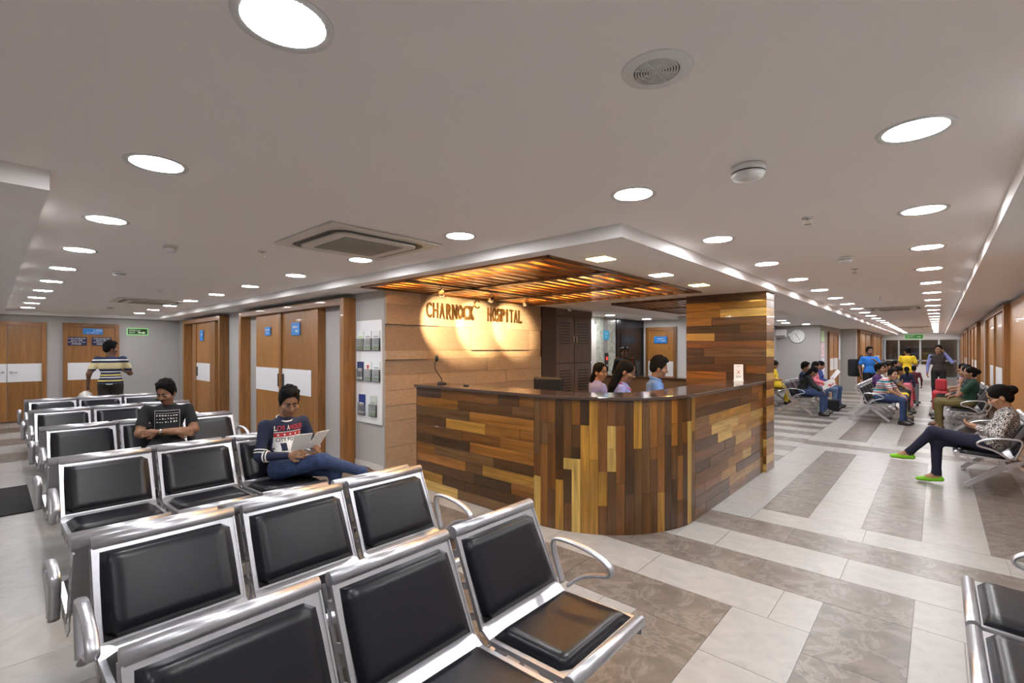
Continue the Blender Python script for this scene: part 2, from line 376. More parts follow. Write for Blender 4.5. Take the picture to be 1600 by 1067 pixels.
# ---------------------------------------------------------------- reception counter
CX, CY, CR = -2.78, 4.46, 1.08     # corner arc
XF = CX+CR; YF = CY-CR             # right face x=-1.70, front face y=3.38
XL = -4.56; YB = 6.79; CH = 1.17
counter = empty('reception_counter', (CX, CY, 0), label='curved reception desk clad in mixed wooden planks with a granite top', cat='reception desk')
def cpart(name, mb, m, bevel=0): return mb.build(name, m, counter, (-CX, -CY, 0), bevel=bevel)
def path(off, n=22, ext=0):
    r = CR+off
    pts = [(XL-ext, CY-r)]+[(CX+r*math.sin(a), CY-r*math.cos(a)) for a in [math.pi/2*i/n for i in range(n+1)]]+[(CX+r, YB)]
    return pts
def ribbon(o0, o1, z0, z1, ext=0):
    A, B = path(o0, ext=ext), path(o1, ext=ext); n = len(A)
    vs = [(x,y,z0) for x,y in A]+[(x,y,z0) for x,y in B]+[(x,y,z1) for x,y in A]+[(x,y,z1) for x,y in B]
    fs = []
    for i in range(n-1):
        fs += [(i,i+1,2*n+i+1,2*n+i), (n+i+1,n+i,3*n+i,3*n+i+1), (2*n+i,2*n+i+1,3*n+i+1,3*n+i), (i+1,i,n+i,n+i+1)]
    fs += [(0,2*n,3*n,n), (n-1,2*n-1,4*n-1,3*n-1)]
    return MB().add(vs, fs)
cpart('desk_body', ribbon(-.02, -.12, 0, CH), mat('desk_carcass', (.05,.03,.02), .6))
cpart('granite_top', ribbon(.03, -.42, CH, CH+.032, .03), M_granite, .008)
cpart('inner_desk', ribbon(-.12, -.26, .72, .75), M_louvre)
def pick(rg): return rg.choices(range(7), WOODW)[0]
rg = random.Random(5)
rows = 11; rh = CH/rows
for r in range(rows):
    x = XL
    while x < CX-.001:
        ln = min(rg.uniform(.25, 1.0), CX-x)
        if CX-x-ln < .15: ln = CX-x
        d = rg.uniform(0, .003)
        cpart('plank', MB().box(x+.001, x+ln-.001, YF-d, YF+.025, r*rh+.001, (r+1)*rh-.001), M_plank[pick(rg), 0], .0015); x += ln
    y = CY
    while y < YB-.001:
        ln = min(rg.uniform(.25, 1.0), YB-y)
        if YB-y-ln < .15: ln = YB-y
        d = rg.uniform(0, .003)
        cpart('plank', MB().box(XF-.025, XF+d, y+.001, y+ln-.001, r*rh+.001, (r+1)*rh-.001), M_plank[pick(rg), 1], .0015); y += ln
NV = 22
for i in range(NV):
    a0, a1 = math.pi/2*i/NV, math.pi/2*(i+1)/NV; z = 0; g = .0009
    cuts = sorted(rg.sample([.25,.35,.45,.55,.65,.75,.85,.95], rg.choice([1,2,2,3])))+[CH]
    for c in cuts:
        ro = CR+rg.uniform(0,.003); vs = []
        for zz in (z+.001, c-.001):
            for rr in (CR-.025, ro):
                for a in (a0+g, a1-g): vs.append((CX+rr*math.sin(a), CY-rr*math.cos(a), zz))
        cpart('plank', MB().add(vs, [(0,1,3,2),(4,6,7,5),(2,3,7,6),(0,4,5,1),(0,2,6,4),(1,5,7,3)]), M_plank[pick(rg), 2]); z = c
# end panel of the desk by the stone wall
cpart('end_panel', MB().box(XL-.02, XL, YF, YF+.42, 0, CH), M_plank[1, 2])
# column clad in planks
X0, X1, Y0, Y1 = -2.72, -1.66, 6.8, 7.18
colm = empty('plank_column', ((X0+X1)/2, (Y0+Y1)/2, 0), label='tall ceiling-high column clad in wooden planks at the end of the desk', cat='column'); co = colm.location
def kpart(name, mb, m, bevel=0): return mb.build(name, m, colm, (-co[0], -co[1], 0), bevel=bevel)
kpart('core', MB().box(X0+.02, X1-.02, Y0+.02, Y1-.02, 0, ZS), mat('desk_carcass'))
rows = 22; rh = ZS/rows
for r in range(rows):
    c = rg.uniform(.2, .85); xs = [X0, X0+c, X1]
    for i in range(2):
        d = rg.uniform(0, .003)
        kpart('plank', MB().box(xs[i]+.001, xs[i+1]-.001, Y0-d, Y0+.02, r*rh+.001, (r+1)*rh-.001), M_plank[pick(rg), 0], .0015)
    kpart('plank', MB().box(X1-.02, X1+rg.uniform(0,.003), Y0+.001, Y1, r*rh+.001, (r+1)*rh-.001), M_plank[pick(rg), 1], .0015)
    kpart('plank', MB().box(X0-.002, X0+.02, Y0+.021, Y1, r*rh+.001, (r+1)*rh-.001), M_plank[pick(rg), 1])
kpart('back_panel', MB().box(X0, X1, Y1-.02, Y1+.003, 0, ZS), M_plank[1, 2])
# things on the desk
mic = empty('desk_microphone', (-4.40, 3.62, CH+.032), label='black gooseneck microphone standing on the desk by the stone wall', cat='microphone')
MB().lathe([(.0,0),(.055,0),(.06,.008),(.05,.022),(.015,.028)], 20).build('base', M_black, mic)
MB().tube([(0,0,.02),(-.005,-.0,.06),(-.03,-.035,.12),(-.05,-.06,.17),(-.052,-.066,.23),(-.04,-.055,.28)], .006).build('gooseneck', M_black, mic)
MB().lathe([(.004,-.035),(.016,-.03),(.02,-.01),(.02,.02),(.012,.036),(.002,.04)], 14).build('mic_head', M_black, mic, (-.036,-.05,.30))
t = MB().box(-.03,.03,-.02,.02,0,.018).build('desk_bell_button', M_black, loc=(-3.95, 3.6, CH+.032), bevel=.006); tag(t, 'small black button box on the desk near the microphone', 'button box')
tc = empty('tent_card', (-1.93, 6.55, CH+.032), .35, 'small white upright notice card on the desk beside the column', 'notice card')
MB().box(-.055,.055,-.004,.004,0,.215).build('card', M_paper, tc)
MB().box(-.06,.06,-.03,.03,0,.008).build('card_foot', M_white, tc)
letters('card_print', 'X', .07, mat('print_red', (.5,.03,.02), .6), tc, (0,-.0055,.11), (math.pi/2,0,0), .0005)
for zz, ww in ((.185,.05),(.06,.07),(.045,.06)): MB().box(-ww/2, ww/2, -.0055,-.004, zz, zz+.006).build('card_print_line', mat('print_grey', (.25,.25,.25), .6), tc)
# wall sign letters
sign = empty('wall_sign', (XS+.03, 5.0, 2.15), label='raised bronze letters CHARNOCK HOSPITAL on the spotlit stone wall', cat='wall sign')
M_bronze = mat('bronze_letter', (.23,.13,.045), .3, .85)
RX = (math.pi/2, 0, math.pi/2)
for word, ya, yb in (('CHARNOCK', 4.01, 4.93), ('HOSPITAL', 5.20, 6.03)):
    n = len(word); wd = (yb-ya)/n
    for i, ch in enumerate(word):
        letters('letter', ch, .25, M_bronze, sign, (.02, ya+wd*(i+.5)-5.0, 0), RX, .011, wd*(.76 if ch != 'I' else .22), .21, .001)
MB().tube([(.02, .0+.055*math.cos(a), .15+.055*math.sin(a)) for a in [math.radians(40+280*i/20) for i in range(21)]], .011, 8).build('ring_emblem', M_bronze, sign, (0, -.01, 0))
# spotlights on a track
trk = MB().box(-.015,.015,-1.35,1.35,-.02,0).build('spotlight_track', M_darkmetal, loc=(-4.3, 4.4, 2.374)); tag(trk, 'thin dark lighting track under the timber slats', 'light track')
for y0, yt, lab in ((3.53, 4.44, 'left'), (4.36, 4.99, 'middle'), (5.05, 5.76, 'right')):
    r = empty('track_spotlight', (-4.3, y0, 2.354), label='%s silver track spotlight aimed at the stone wall sign' % lab, cat='spotlight', group='track spotlights')
    MB().lathe([(.02,-.02),(.02,0)], 12).build('mount', M_chrome, r); MB().bar((0,0,-.02),(0,0,-.07),.012,.012).build('stem', M_chrome, r)
    d = Vector((XS+4.3, yt-y0, 1.97-2.27)).normalized(); q = d.to_track_quat('-Z', 'Y')
    hd = MB().lathe([(.03,.06),(.033,.05),(.036,-.05),(.03,-.055)], 18).build('head', M_chrome, r, (0,0,-.09)); hd.rotation_euler = q.to_euler()
    MB().lathe([(.001,-.056),(.029,-.056)], 18, caps=False).build('lens', mat('spot_lens', (1,.8,.5), emit=30), hd)
    sp = bpy.data.lights.new('spot', 'SPOT'); sp.energy = 190; sp.color = (1,.70,.36); sp.spot_size = math.radians(45); sp.spot_blend = .55; sp.shadow_soft_size = .02
    so = bpy.data.objects.new('spot_lamp', sp); COL.objects.link(so); so.parent = r; so.location = Vector((0,0,-.09))+d*.075; so.rotation_euler = q.to_euler()
# louvred cabinet next to the stone wall
cab = empty('louvred_cabinet', (XS, 7.4, 0), label='dark brown tall cabinet with louvred doors behind the reception', cat='cabinet'); cy = 7.4
def cb(name, x0, x1, y0, y1, z0, z1, m=M_louvre, par=cab): return MB().box(x0, x1, y0-cy, y1-cy, z0, z1).build(name, m, par)
cb('carcass', -.5, -.03, 6.62, 8.28, 0, ZS); cb('side_post', -.03, .02, 6.62, 7.03, 0, ZS, mat('dark_post', (.05,.028,.015), .5)); cb('top_rail', -.03, 0, 7.03, 8.28, 2.25, ZS)
for dy0, dy1 in ((7.05, 7.64), (7.66, 8.26)):
    for z0, z1 in ((.1, 1.33), (1.36, 2.24)):
        dr = cb('cabinet_door', -.03, 0, dy0, dy1, z0, z1)
        top = z1-.12
        for k in range(8): MB().box(0,.004,dy0+.12-cy,dy1-.12-cy,top-.055*k-.02,top-.055*k).build('louvre_slot', M_black, dr)
        MB().box(0,.03,(dy1-.05 if dy0 < 7.5 else dy0+.03)-cy,(dy1-.03 if dy0 < 7.5 else dy0+.05)-cy,(z0+z1)/2-.06,(z0+z1)/2+.06).build('handle', M_chrome, dr)
# rear counter
rc = empty('rear_counter', (-3.9, 8.2, 0), label='brown granite rear counter with dark top behind the seated staff', cat='counter')
MB().box(-1.2, 1.15, 0, .06, 0, 1.06).build('front_panel', mat('rear_granite', (.16,.12,.10), .3, var=.5, vscale=90), rc)
MB().box(-1.25, 1.18, -.05, .4, 1.06, 1.1).build('top', M_granite, rc)
# office chair backs behind the desk
oc = empty('office_chair', (-4.1, 5.3, 0), .3, 'black office chair standing empty behind the desk', 'chair')
MB().box(-.22,.22,-.03,.03,.75,1.22).build('backrest', M_black, oc, bevel=.03); MB().box(-.23,.23,-.48,0,.58,.65).build('seat', M_black, oc, bevel=.03)
MB().lathe([(.03,.1),(.03,.6)], 12, (0,-.22,0)).build('post', M_darkmetal, oc)
for k in range(5): MB().bar((0,-.22,.1),(.28*math.cos(k*1.2566),-.22+.28*math.sin(k*1.2566),.03),.04,.03).build('leg', M_darkmetal, oc)
# ---------------------------------------------------------------- beam benches
PITCH, SW = .575, .268
def shell_mesh():
    mb = MB(); J, FT, TT = Vector((0,.42)), Vector((.435,.44)), Vector((-.195,.815))
    def sheet(a, b, th):
        d = (b-a).normalized(); n = Vector((-d.y, d.x)); return [a, b, b-n*th, a-n*th]
    prof = [TT, J+Vector((-.02,.03)), J+Vector((.03,.0)), FT]
    for a, b in zip(prof, prof[1:]):
        q = sheet(a, b, .014); mb.prism([(p.x, p.y) for p in q], -SW, SW)
    for c in (TT, FT): mb.lathe([(.027,-SW),(.027,SW)], 18, (c.x-.005, 0, c.y-.012), axis=1)
    for s in (-1, 1):                                    # pierced side plates
        y0, y1 = (s*SW, s*SW-.006*s)
        def plate(pts): mb.prism(pts, min(y0,y1), max(y0,y1))
        plate([(.40,.43),(.03,.415),(.0,.36),(.02,.345),(.06,.372),(.40,.385)]) if False else None
        plate([(.43,.43),(.02,.415),(.02,.40),(.43,.415)]); plate([(.41,.375),(.06,.352),(.06,.338),(.41,.36)])
        for x in (.07,.2,.33): plate([(x,.41),(x+.02,.41),(x-.01,.345),(x-.035,.345)])
        plate([(.41,.43),(.44,.43),(.44,.37),(.39,.36)])
        plate([(-.195,.80),(-.18,.80),(-.01,.44),(-.03,.43)]); plate([(-.25,.77),(-.235,.775),(-.07,.43),(-.09,.42)])
        for t in (.15,.5,.82):
            x, z = -.19+.17*t, .79-.35*t; plate([(x,z),(x+.01,z-.03),(x-.05,z-.05),(x-.06,z-.02)])
        plate([(-.09,.43),(.06,.36),(.06,.335),(0,.33),(-.1,.40)])
    return mb.mesh('seat_shell')
def cushion_mesh(a, b, h, w=SW-.022):
    """rounded pad lying on the segment a->b of the profile"""
    a, b = Vector(a), Vector(b); d = (b-a); L = d.length; d.normalize(); n = Vector((-d.y, d.x)) ; n = n if n.y > 0 or n.x > 0 else -n
    nu, nv = 12, 12; vs = []; fs = []
    for i in range(nu+1):
        for j in range(nv+1):
            u, v = i/nu, j/nv; e = min(u*L, (1-u)*L, v*2*w, (1-v)*2*w); hh = h*min(1, (max(e,0)/.03))**.5
            p = a+d*(u*L)+n*hh; vs.append((p.x, -w+2*w*v, p.y))
    fs = [(i*(nv+1)+j, (i+1)*(nv+1)+j, (i+1)*(nv+1)+j+1, i*(nv+1)+j+1) for i in range(nu) for j in range(nv)]
    m = MB().add(vs, fs, True)
    k = len(m.v); per = [i*(nv+1) for i in range(nu+1)]+[nu*(nv+1)+j for j in range(1, nv+1)]+[i*(nv+1)+nv for i in range(nu-1, -1, -1)]+[j for j in range(nv-1, 0, -1)]
    m.f.append(tuple(per)); m.sm.append(False)
    return m.mesh('cushion')
def leg_mesh():
    mb = MB(); hub = (.02,.335)
    def leg(foot, s):
        pts_t = [(hub[0]-.01*s, hub[1]+.03), (foot+.03*s, .05), (foot+.03*s, .025), (foot-.03*s, .025), (foot-.03*s,.04), (hub[0]-.035*s, hub[1]-.04)]
        mb.prism(pts_t, -.02, .02)
    leg(.33, 1); leg(-.36, -1)
    mb.prism([(-.05,.36),(.09,.375),(.07,.30),(-.03,.28)], -.025, .025)
    for fx in (.33,-.36): mb.lathe([(.026,0),(.026,.012),(.01,.016),(.01,.03)], 14, (fx, 0, 0))
    return mb.mesh('leg')
def arm_mesh():
    pts = [(-.02,.43),(-.045,.50),(-.075,.585),(-.075,.625),(-.05,.645),(.03,.65),(.13,.64),(.21,.618),(.255,.59),(.265,.565),(.245,.545),(.19,.53),(.12,.505),(.06,.465),(.02,.43)]
    P = [Vector((x,0,z)) for x, z in pts]; out = []
    for i in range(len(P)-1):                                # Catmull-Rom
        p0, p1, p2, p3 = P[max(i-1,0)], P[i], P[i+1], P[min(i+2,len(P)-1)]
        for t in (0,.33,.66): out.append(.5*((2*p1)+(p2-p0)*t+(2*p0-5*p1+4*p2-p3)*t*t+(3*p1-p0-3*p2+p3)*t**3))
    out.append(P[-1]); mb = MB(); n = 10; vs = []
    for i, p in enumerate(out):
        d = (out[min(i+1,len(out)-1)]-out[max(i-1,0)]).normalized(); u = Vector((-d.z, 0, d.x))
        for j in range(n):
            a = 2*math.pi*j/n; vs.append(p+Vector((0,1,0))*(.021*math.cos(a))+u*(.011*math.sin(a)))
    fs = [(i*n+j, i*n+(j+1)%n, (i+1)*n+(j+1)%n, (i+1)*n+j) for i in range(len(out)-1) for j in range(n)]
    mb.add(vs, fs, True); mb.f += [tuple(range(n)), tuple(len(vs)-1-j for j in range(n))]; mb.sm += [False]*2
    return mb.mesh('armrest')
ME_shell, ME_leg, ME_arm = shell_mesh(), leg_mesh(), arm_mesh()
ME_back = cushion_mesh((-.178,.772), (-.018,.462), .028); ME_seat = cushion_mesh((.035,.423), (.40,.438), .032)
ME_beam = MB().box(-.025,.025,-.80,.80,.30,.34).mesh('beam')
def bench(x, y, facing, label, group):
    r = empty('beam_bench', (x, y, 0), 0 if facing > 0 else math.pi, label, 'bench', group)
    link('beam', ME_beam, M_steel, r)
    for s in (-1, 1):
        link('leg', ME_leg, M_steel, r, (0, s*.56, 0)); link('armrest', ME_arm, M_steel, r, (0, s*.885, 0))
    for k in (-1, 0, 1):
        sh = link('seat_shell', ME_shell, M_steel, r, (0, k*PITCH, 0))
        link('seat_cushion', ME_seat, M_vinyl, sh); link('back_cushion', ME_back, M_vinyl, sh)
    return r
G1 = 'steel waiting benches in the left corridor'
bench(-1.40, 1.07, 1, 'nearest steel bench with black cushions, single row at the very front', G1)
rows = [(-2.42, 1.12, 'second row'), (-4.50, 1.17, 'third row'), (-6.48, 1.22, 'fourth row'), (-8.42, 1.22, 'fifth row'), (-10.25, 1.24, 'sixth row')]
extra = {0: '', 1: ', under the man in navy', 2: ', under the man in black', 3: '', 4: ', farthest from the camera'}
for i, (x, y, n) in enumerate(rows):
    bench(x, y, 1, 'steel bench with black cushions facing the camera, %s%s' % (n, extra[i]), G1)
    bench(x-.475, y-.05, -1, 'steel bench facing away, back to back with the %s bench' % n, G1)
G2 = 'steel waiting benches in the right corridor'
bench(.545, 2.52, -1, 'steel bench cut off at the bottom right corner of the picture', G2)
bench(.59, 8.2, -1, 'steel bench under the woman in green shoes', G2)
bench(.59, 13.2, -1, 'steel bench by the right wall under the woman in dark green', G2)
bench(.59, 15.1, -1, 'steel bench by the right wall beyond the women in green', G2)
bench(-1.13, 13.75, 1, 'steel bench under the man in a striped polo shirt', G2)
bench(-1.13, 15.6, 1, 'steel bench behind the one with the striped polo man', G2)
bench(-2.65, 14.05, 1, 'steel bench under the woman in black with long hair', G2)
bench(-2.65, 15.95, 1, 'steel bench under the girl in a pink top', G2)
bench(-3.75, 15.6, 1, 'steel bench under the woman in yellow beside the column', G2)
# ---------------------------------------------------------------- doors (local: x along the wall, -y to the viewer)
DN = [0]
def doorset(loc, rz, w, leaves, depth=.18, z1=2.32, jw=.1, head=True, name=None):
    DN[0] += 1; r = empty(name or 'door_%d' % DN[0], loc, rz, kind='structure')
    if head:
        MB().box(0, jw, -depth, 0, 0, z1).build('door_jamb', M_frame, r); MB().box(w-jw, w, -depth, 0, 0, z1).build('door_jamb', M_frame, r)
        MB().box(jw, w-jw, -depth, 0, z1-.09, z1).build('door_head', M_frameh, r)
    for lf in leaves:
        a, b = lf[0], lf[1]; d = lf[2] if len(lf) > 2 else depth*.55
        L = MB().box(a, b, -d, -d+.04, .01, z1-.09).build('door_leaf', M_door, r)
        MB().box(a+.0, b-.0, -d-.004, -d, .885, 1.29).build('white_push_plate', M_panelw, L)
        hx = lf[3] if len(lf) > 3 else None
        if hx is not None: MB().box(hx-.012, hx+.012, -d-.03, -d-.004, .98, 1.2).build('pull_handle', M_darkmetal, L)
    return r
d1 = doorset((-10.04, YW, 0), 0, 4.04, [(.67, 1.76, .10, 1.72), (1.84, 2.94, .10, 1.9)])
MB().box(1.76, 1.84, -.13, 0, 0, 2.23).build('door_mullion', M_frame, d1); MB().box(2.94, 3.16, -.12, 0, 0, 2.23).build('door_mullion', M_frame, d1)
d2 = doorset((-14.0, YW, 0), 0, 2.82, [(.87, 1.94, .10, .95)])
MB().box(.6, .87, -.12, 0, 0, 2.23).build('door_mullion', M_frame, d2); MB().box(1.94, 2.3, -.12, 0, 0, 2.23).build('door_mullion', M_frame, d2)
d3 = doorset((XE, 1.13, 0), math.pi/2, 1.02, [(.08, .94, .03)], .06, 2.23, .08)
d4 = doorset((XE, -.38, 0), math.pi/2, 1.24, [(.08, .615, .03), (.625, 1.16, .03)], .06, 2.23, .08)
for x in (.56, .68):
    h_ = MB().tube([(x,-.034,1.1),(x,-.075,1.1),(x+(.1 if x > .6 else -.1),-.08,1.1)], .01).build('lever_handle', M_chrome, d4)
    MB().lathe([(.028,-.036),(.028,-.03)], 14, (x,0,1.1), axis=1).build('handle_rose', M_chrome, d4)
d5 = doorset((-5.9, 12.0, 0), 0, .85, [(.07, .78, .03)], .05, 2.2, .07)
d5.name = 'door_5'
for i, y in enumerate((14.6, 21.5, 27.2)):
    d = doorset((XR, y, 0), -math.pi/2, 3.9, [(.75, 1.9, .06), (2.0, 3.15, .06)], .10, 2.33, .1)
    MB().box(.1, .75, -.05, 0, 0, 2.24).build('side_panel', M_door, d); MB().box(3.15, 3.8, -.05, 0, 0, 2.24).build('side_panel', M_door, d); MB().box(1.9, 2.0, -.09, 0, 0, 2.24).build('door_mullion', M_frame, d)
    MB().box(-.02, 0, -.11, 0, 0, 2.34).build('pale_trim', M_wallL, d)
for i, y in enumerate((22.3, 27.2)):
    d = doorset((-2.29, y, 0), math.pi/2, 4.4, [(.9, 2.0, .06), (2.3, 3.4, .06)], .10, 2.33, .1)
    MB().box(.1, .9, -.05, 0, 0, 2.24).build('side_panel', M_door, d); MB().box(3.4, 4.3, -.05, 0, 0, 2.24).build('side_panel', M_door, d)
d = doorset((-2.77, 19.0, 0), math.pi/2, 2.0, [(.1, .95, .04), (1.05, 1.9, .04)], .06, 2.2, .1)
for k, (ya, yb) in enumerate(((8.1, 10.65), (5.3, 8.0), (14.7, 17.5), (21.6, 23.2), (27.3, 33.0))):
    struct(box('trim_%d' % (k+1), XR-.03, XR, ya, yb, 0, 2.33, M_door))
# door and wall signs
def plate(name, loc, rz, w, h, m, label, lines=(), th=.012, border=None, cat='sign', tm=None):
    r = empty(name, loc, rz, label, cat)
    MB().box(-w/2, w/2, -th, 0, -h/2, h/2).build('plate', m, r)
    if border: MB().box(-w/2-.015, w/2+.015, -th*.6, 0, -h/2-.015, h/2+.015).build('border', border, r)
    for body, x, z, ww, hh in lines:
        if body == '~':                                  # writing too small to read: a line of strokes
            mb = MB(); q = x-ww/2; rr = random.Random(int(ww*1e4+z*977))
            while q < x+ww/2-hh*.4:
                l = rr.uniform(.35,.7)*hh; a_, b_ = rr.choice([(0,1),(.1,.9),(0,.7),(.3,1)]); mb.box(q, q+l*.4, -th-.0015, -th, z-hh/2+hh*a_, z-hh/2+hh*b_).box(q, q+l, -th-.0015, -th, z-hh/2+hh*rr.choice([0,.4,.8]), z-hh/2+hh*rr.choice([.95,.98,1])*1.0)
                q += l+hh*rr.choice([.15,.15,.5])
            mb.build('lettering', tm or M_white, r); continue
        letters('lettering', body, .1, tm or M_white, r, (x, -th-.001, z), (math.pi/2,0,0), .0006, ww, hh)
    return r
plate('door_sign', (-9.05+.25, YW-.105, 1.93), 0, .24, .15, M_blue, 'small blue sign on the left sliding door leaf', [('~', 0, .025, .18, .03), ('~', 0, -.03, .08, .03)])
plate('door_sign', (-7.66, YW-.105, 1.94), 0, .30, .20, M_blue, 'blue hanging sign on the right sliding door leaf', [('~', .01, .03, .22, .035), ('~', .05, -.035, .10, .035)])
plate('door_sign', (-12.7, YW-.105, 1.93), 0, .26, .24, M_blue, 'blue square sign on the farther corridor door', [('~', .03, .02, .1, .05)])
plate('door_sign', (XE+.032, 1.66, 2.04), math.pi/2, .36, .14, M_blue, 'bright blue USG sign at the top of the end door', [('USG', .09, .022, .15, .05), ('~', -.0, -.035, .24, .02)])
tx = [('~', .3), ('~', .2), ('~', .3), ('~', .18)]
for y, n in ((1.37, 'left'), (1.82, 'right')):
    plate('notice_board', (XE+.032, y, 1.80), math.pi/2, .36, .2, M_navy, 'dark navy notice with white writing, %s one of the pair on the USG door' % n, [(t, 0, .065-.043*i, w_, .024) for i, (t, w_) in enumerate(tx)], cat='notice')
es = plate('emergency_exit_sign', (XE+.01, 2.52, 2.06), math.pi/2, .40, .14, mat('exit_dark', (.01,.06,.015), .4), 'green-edged EMERGENCY EXIT sign with arrow on the grey end wall', [('EMERGENCY', -.09, .03, .17, .035), ('EXIT', -.11, -.028, .12, .04)], border=mat('exit_green', (.30,.75,.25), .4, emit=.3), tm=mat('exit_text', (.75,.95,.6), .4))
MB().prism([(.02,-.04),(.11,-.04),(.11,-.06),(.165,-.027),(.11,.006),(.11,-.014),(.02,-.014)], -.0135, -.012).build('arrow', mat('exit_text'), es)
MB().tube([(-.01,-.0135,.0),(.02,-.0135,.03),(.05,-.0135,.045),(.03,-.0135,.0),(.0,-.0135,-.04)], .006, 6).build('running_figure', mat('exit_text'), es)
ex = plate('exit_sign', (-.95, 33.68, 2.28), 0, .72, .2, M_green, 'green EXIT sign hanging on the far beam of the right corridor', [('EXIT', -.14, 0, .3, .13)], border=mat('exit_green'), tm=mat('exit_text'))
MB().prism([(.1,.02),(.22,.02),(.22,.05),(.3,0),(.22,-.05),(.22,-.02),(.1,-.02)], -.014, -.012).build('arrow', mat('exit_text'), ex)
plate('lift_sign', (-5.96, 10.0, 1.95), math.pi/2, .24, .22, mat('sign_cyan', (.03,.38,.70), .4), 'cyan square sign on the marble strip beside the lift', [('~', 0, .03, .1, .04), ('~', 0, -.04, .1, .03)])
plate('door_sign', (-5.47, 11.955, 1.86), 0, .36, .18, M_blue, 'blue sign on the wooden door beyond the guard', [('~', .02, .03, .22, .035), ('~', .02, -.03, .26, .035)])
# lift
lift = empty('lift_door', (-5.99, 11.25, 0), math.pi/2, 'dark lift doors with black surround behind the guard', 'lift')
MB().box(-.75,.72,-.03,0,0,ZS).build('surround', mat('black_granite', (.012,.012,.014), .2), lift)
for a, b in ((-.55,-.01),(.0,.54)): MB().box(a,b,-.045,-.03,0,2.0).build('lift_panel', mat('lift_panel', (.03,.028,.028), .25, .4), lift)
ls = empty('marble_strip', (-5.995, 10.0, 0), math.pi/2, 'pale green marble wall strip beside the lift', 'wall panel')
MB().box(-.45,.47,-.02,0,0,ZS).build('slab', marble('pale_marble', (.50,.52,.45), (.3,.33,.28), .25, 3), ls); MB().box(-.09,.09,-.026,-.02,0,ZS).build('inlay', mat('grey_inlay', (.28,.27,.26), .4), ls)
cp = empty('call_panel', (-5.968, 10.02, 1.3), math.pi/2, 'black lift call panel with red light on the marble strip', 'call panel')
MB().box(-.07,.07,-.015,0,-.22,.22).build('plate', M_black, cp); MB().box(-.03,.03,-.02,-.015,.05,.12).build('display', mat('red_led', (1,.03,.02), emit=1.5), cp); MB().lathe([(.025,-.022),(.025,-.015)], 14, (0,0,-.08), axis=1).build('button', M_chrome, cp)
wf = box('white_door_frame', -5.99, -5.93, 8.6, 9.5, 0, 2.2, mat('white_door_paint', (.72,.66,.62), .5)); tag(wf, 'plain white door leaf between the louvred cabinet and the marble strip', 'door')
# brochure panel with holders
bp = empty('brochure_panel', (-5.63, YW-.002, 0), label='white wall panel with acrylic brochure holders beside the stone wall', cat='brochure rack')
MB().box(-.31,.31,-.02,0,.63,2.0).build('backboard', M_panelw, bp, bevel=.004)
M_acr = mat('acrylic', (.85,.88,.88), .08, alpha=1, trans=.85)
bro = [((-.2,1.60,'green and white leaflet'), (.0,1.60,'white leaflet with green foot'), (.2,1.60,'white leaflet with grey text')), ((-.2,1.19,'dark blue leaflet'), (.0,1.19,'white leaflet with red emblem'), (.2,1.19,'white leaflet with pale print')), ((-.16,.73,'deep blue leaflet'), (.12,.73,'green and grey leaflet'))]
cols = [(.75,.78,.75),(.8,.8,.8),(.72,.74,.76),(.03,.05,.14),(.82,.8,.78),(.76,.8,.8),(.015,.04,.22),(.55,.6,.55)]
i = 0
for row_i, row in enumerate(bro):
    rn = ['top', 'middle', 'bottom'][row_i]
    for x, z, n in row:
        h = MB().box(-.085,.085,-.045,-.042,0,.16).box(-.085,.085,-.045,-.02,0,.004).box(-.085,-.082,-.045,-.02,0,.16).box(.082,.085,-.045,-.02,0,.16).build('brochure_holder', M_acr, bp, (x, 0, z))
        b = empty('leaflet_stack', (-5.62+x, YW-.03, z+.006), label='%s in the %s row of the brochure rack' % (n, rn), cat='leaflet', group='leaflets in the rack')
        MB().box(-.075,.075,-.008,.006,0,.25 if row_i < 2 else .27).build('pages', mat('leaflet_%s' % 'abcdefgh'[i], cols[i], .5), b)
        MB().box(-.075,.075,-.0095,-.008,.015,.045).build('foot_band', mat('leaf_green', (.25,.5,.06), .5) if i not in (3,6) else M_paper, b)
        if i == 4: MB().add([(-.03,-.0095,.2),(0,-.0095,.13),(.03,-.0095,.2),(.015,-.0095,.215),(0,-.0095,.2),(-.015,-.0095,.215)], [(0,1,2,3,4,5)]).build('heart_print', mat('print_red'), b)
        elif i in (3, 6): MB().box(-.05,.05,-.0095,-.008,.12,.16).build('title_print', M_paper, b)
        else:
            for q in range(4): MB().box(-.055,.055,-.0095,-.008,.08+.03*q,.092+.03*q).build('text_line', mat('leaf_green') if i == 0 else mat('print_grey'), b)
        i += 1
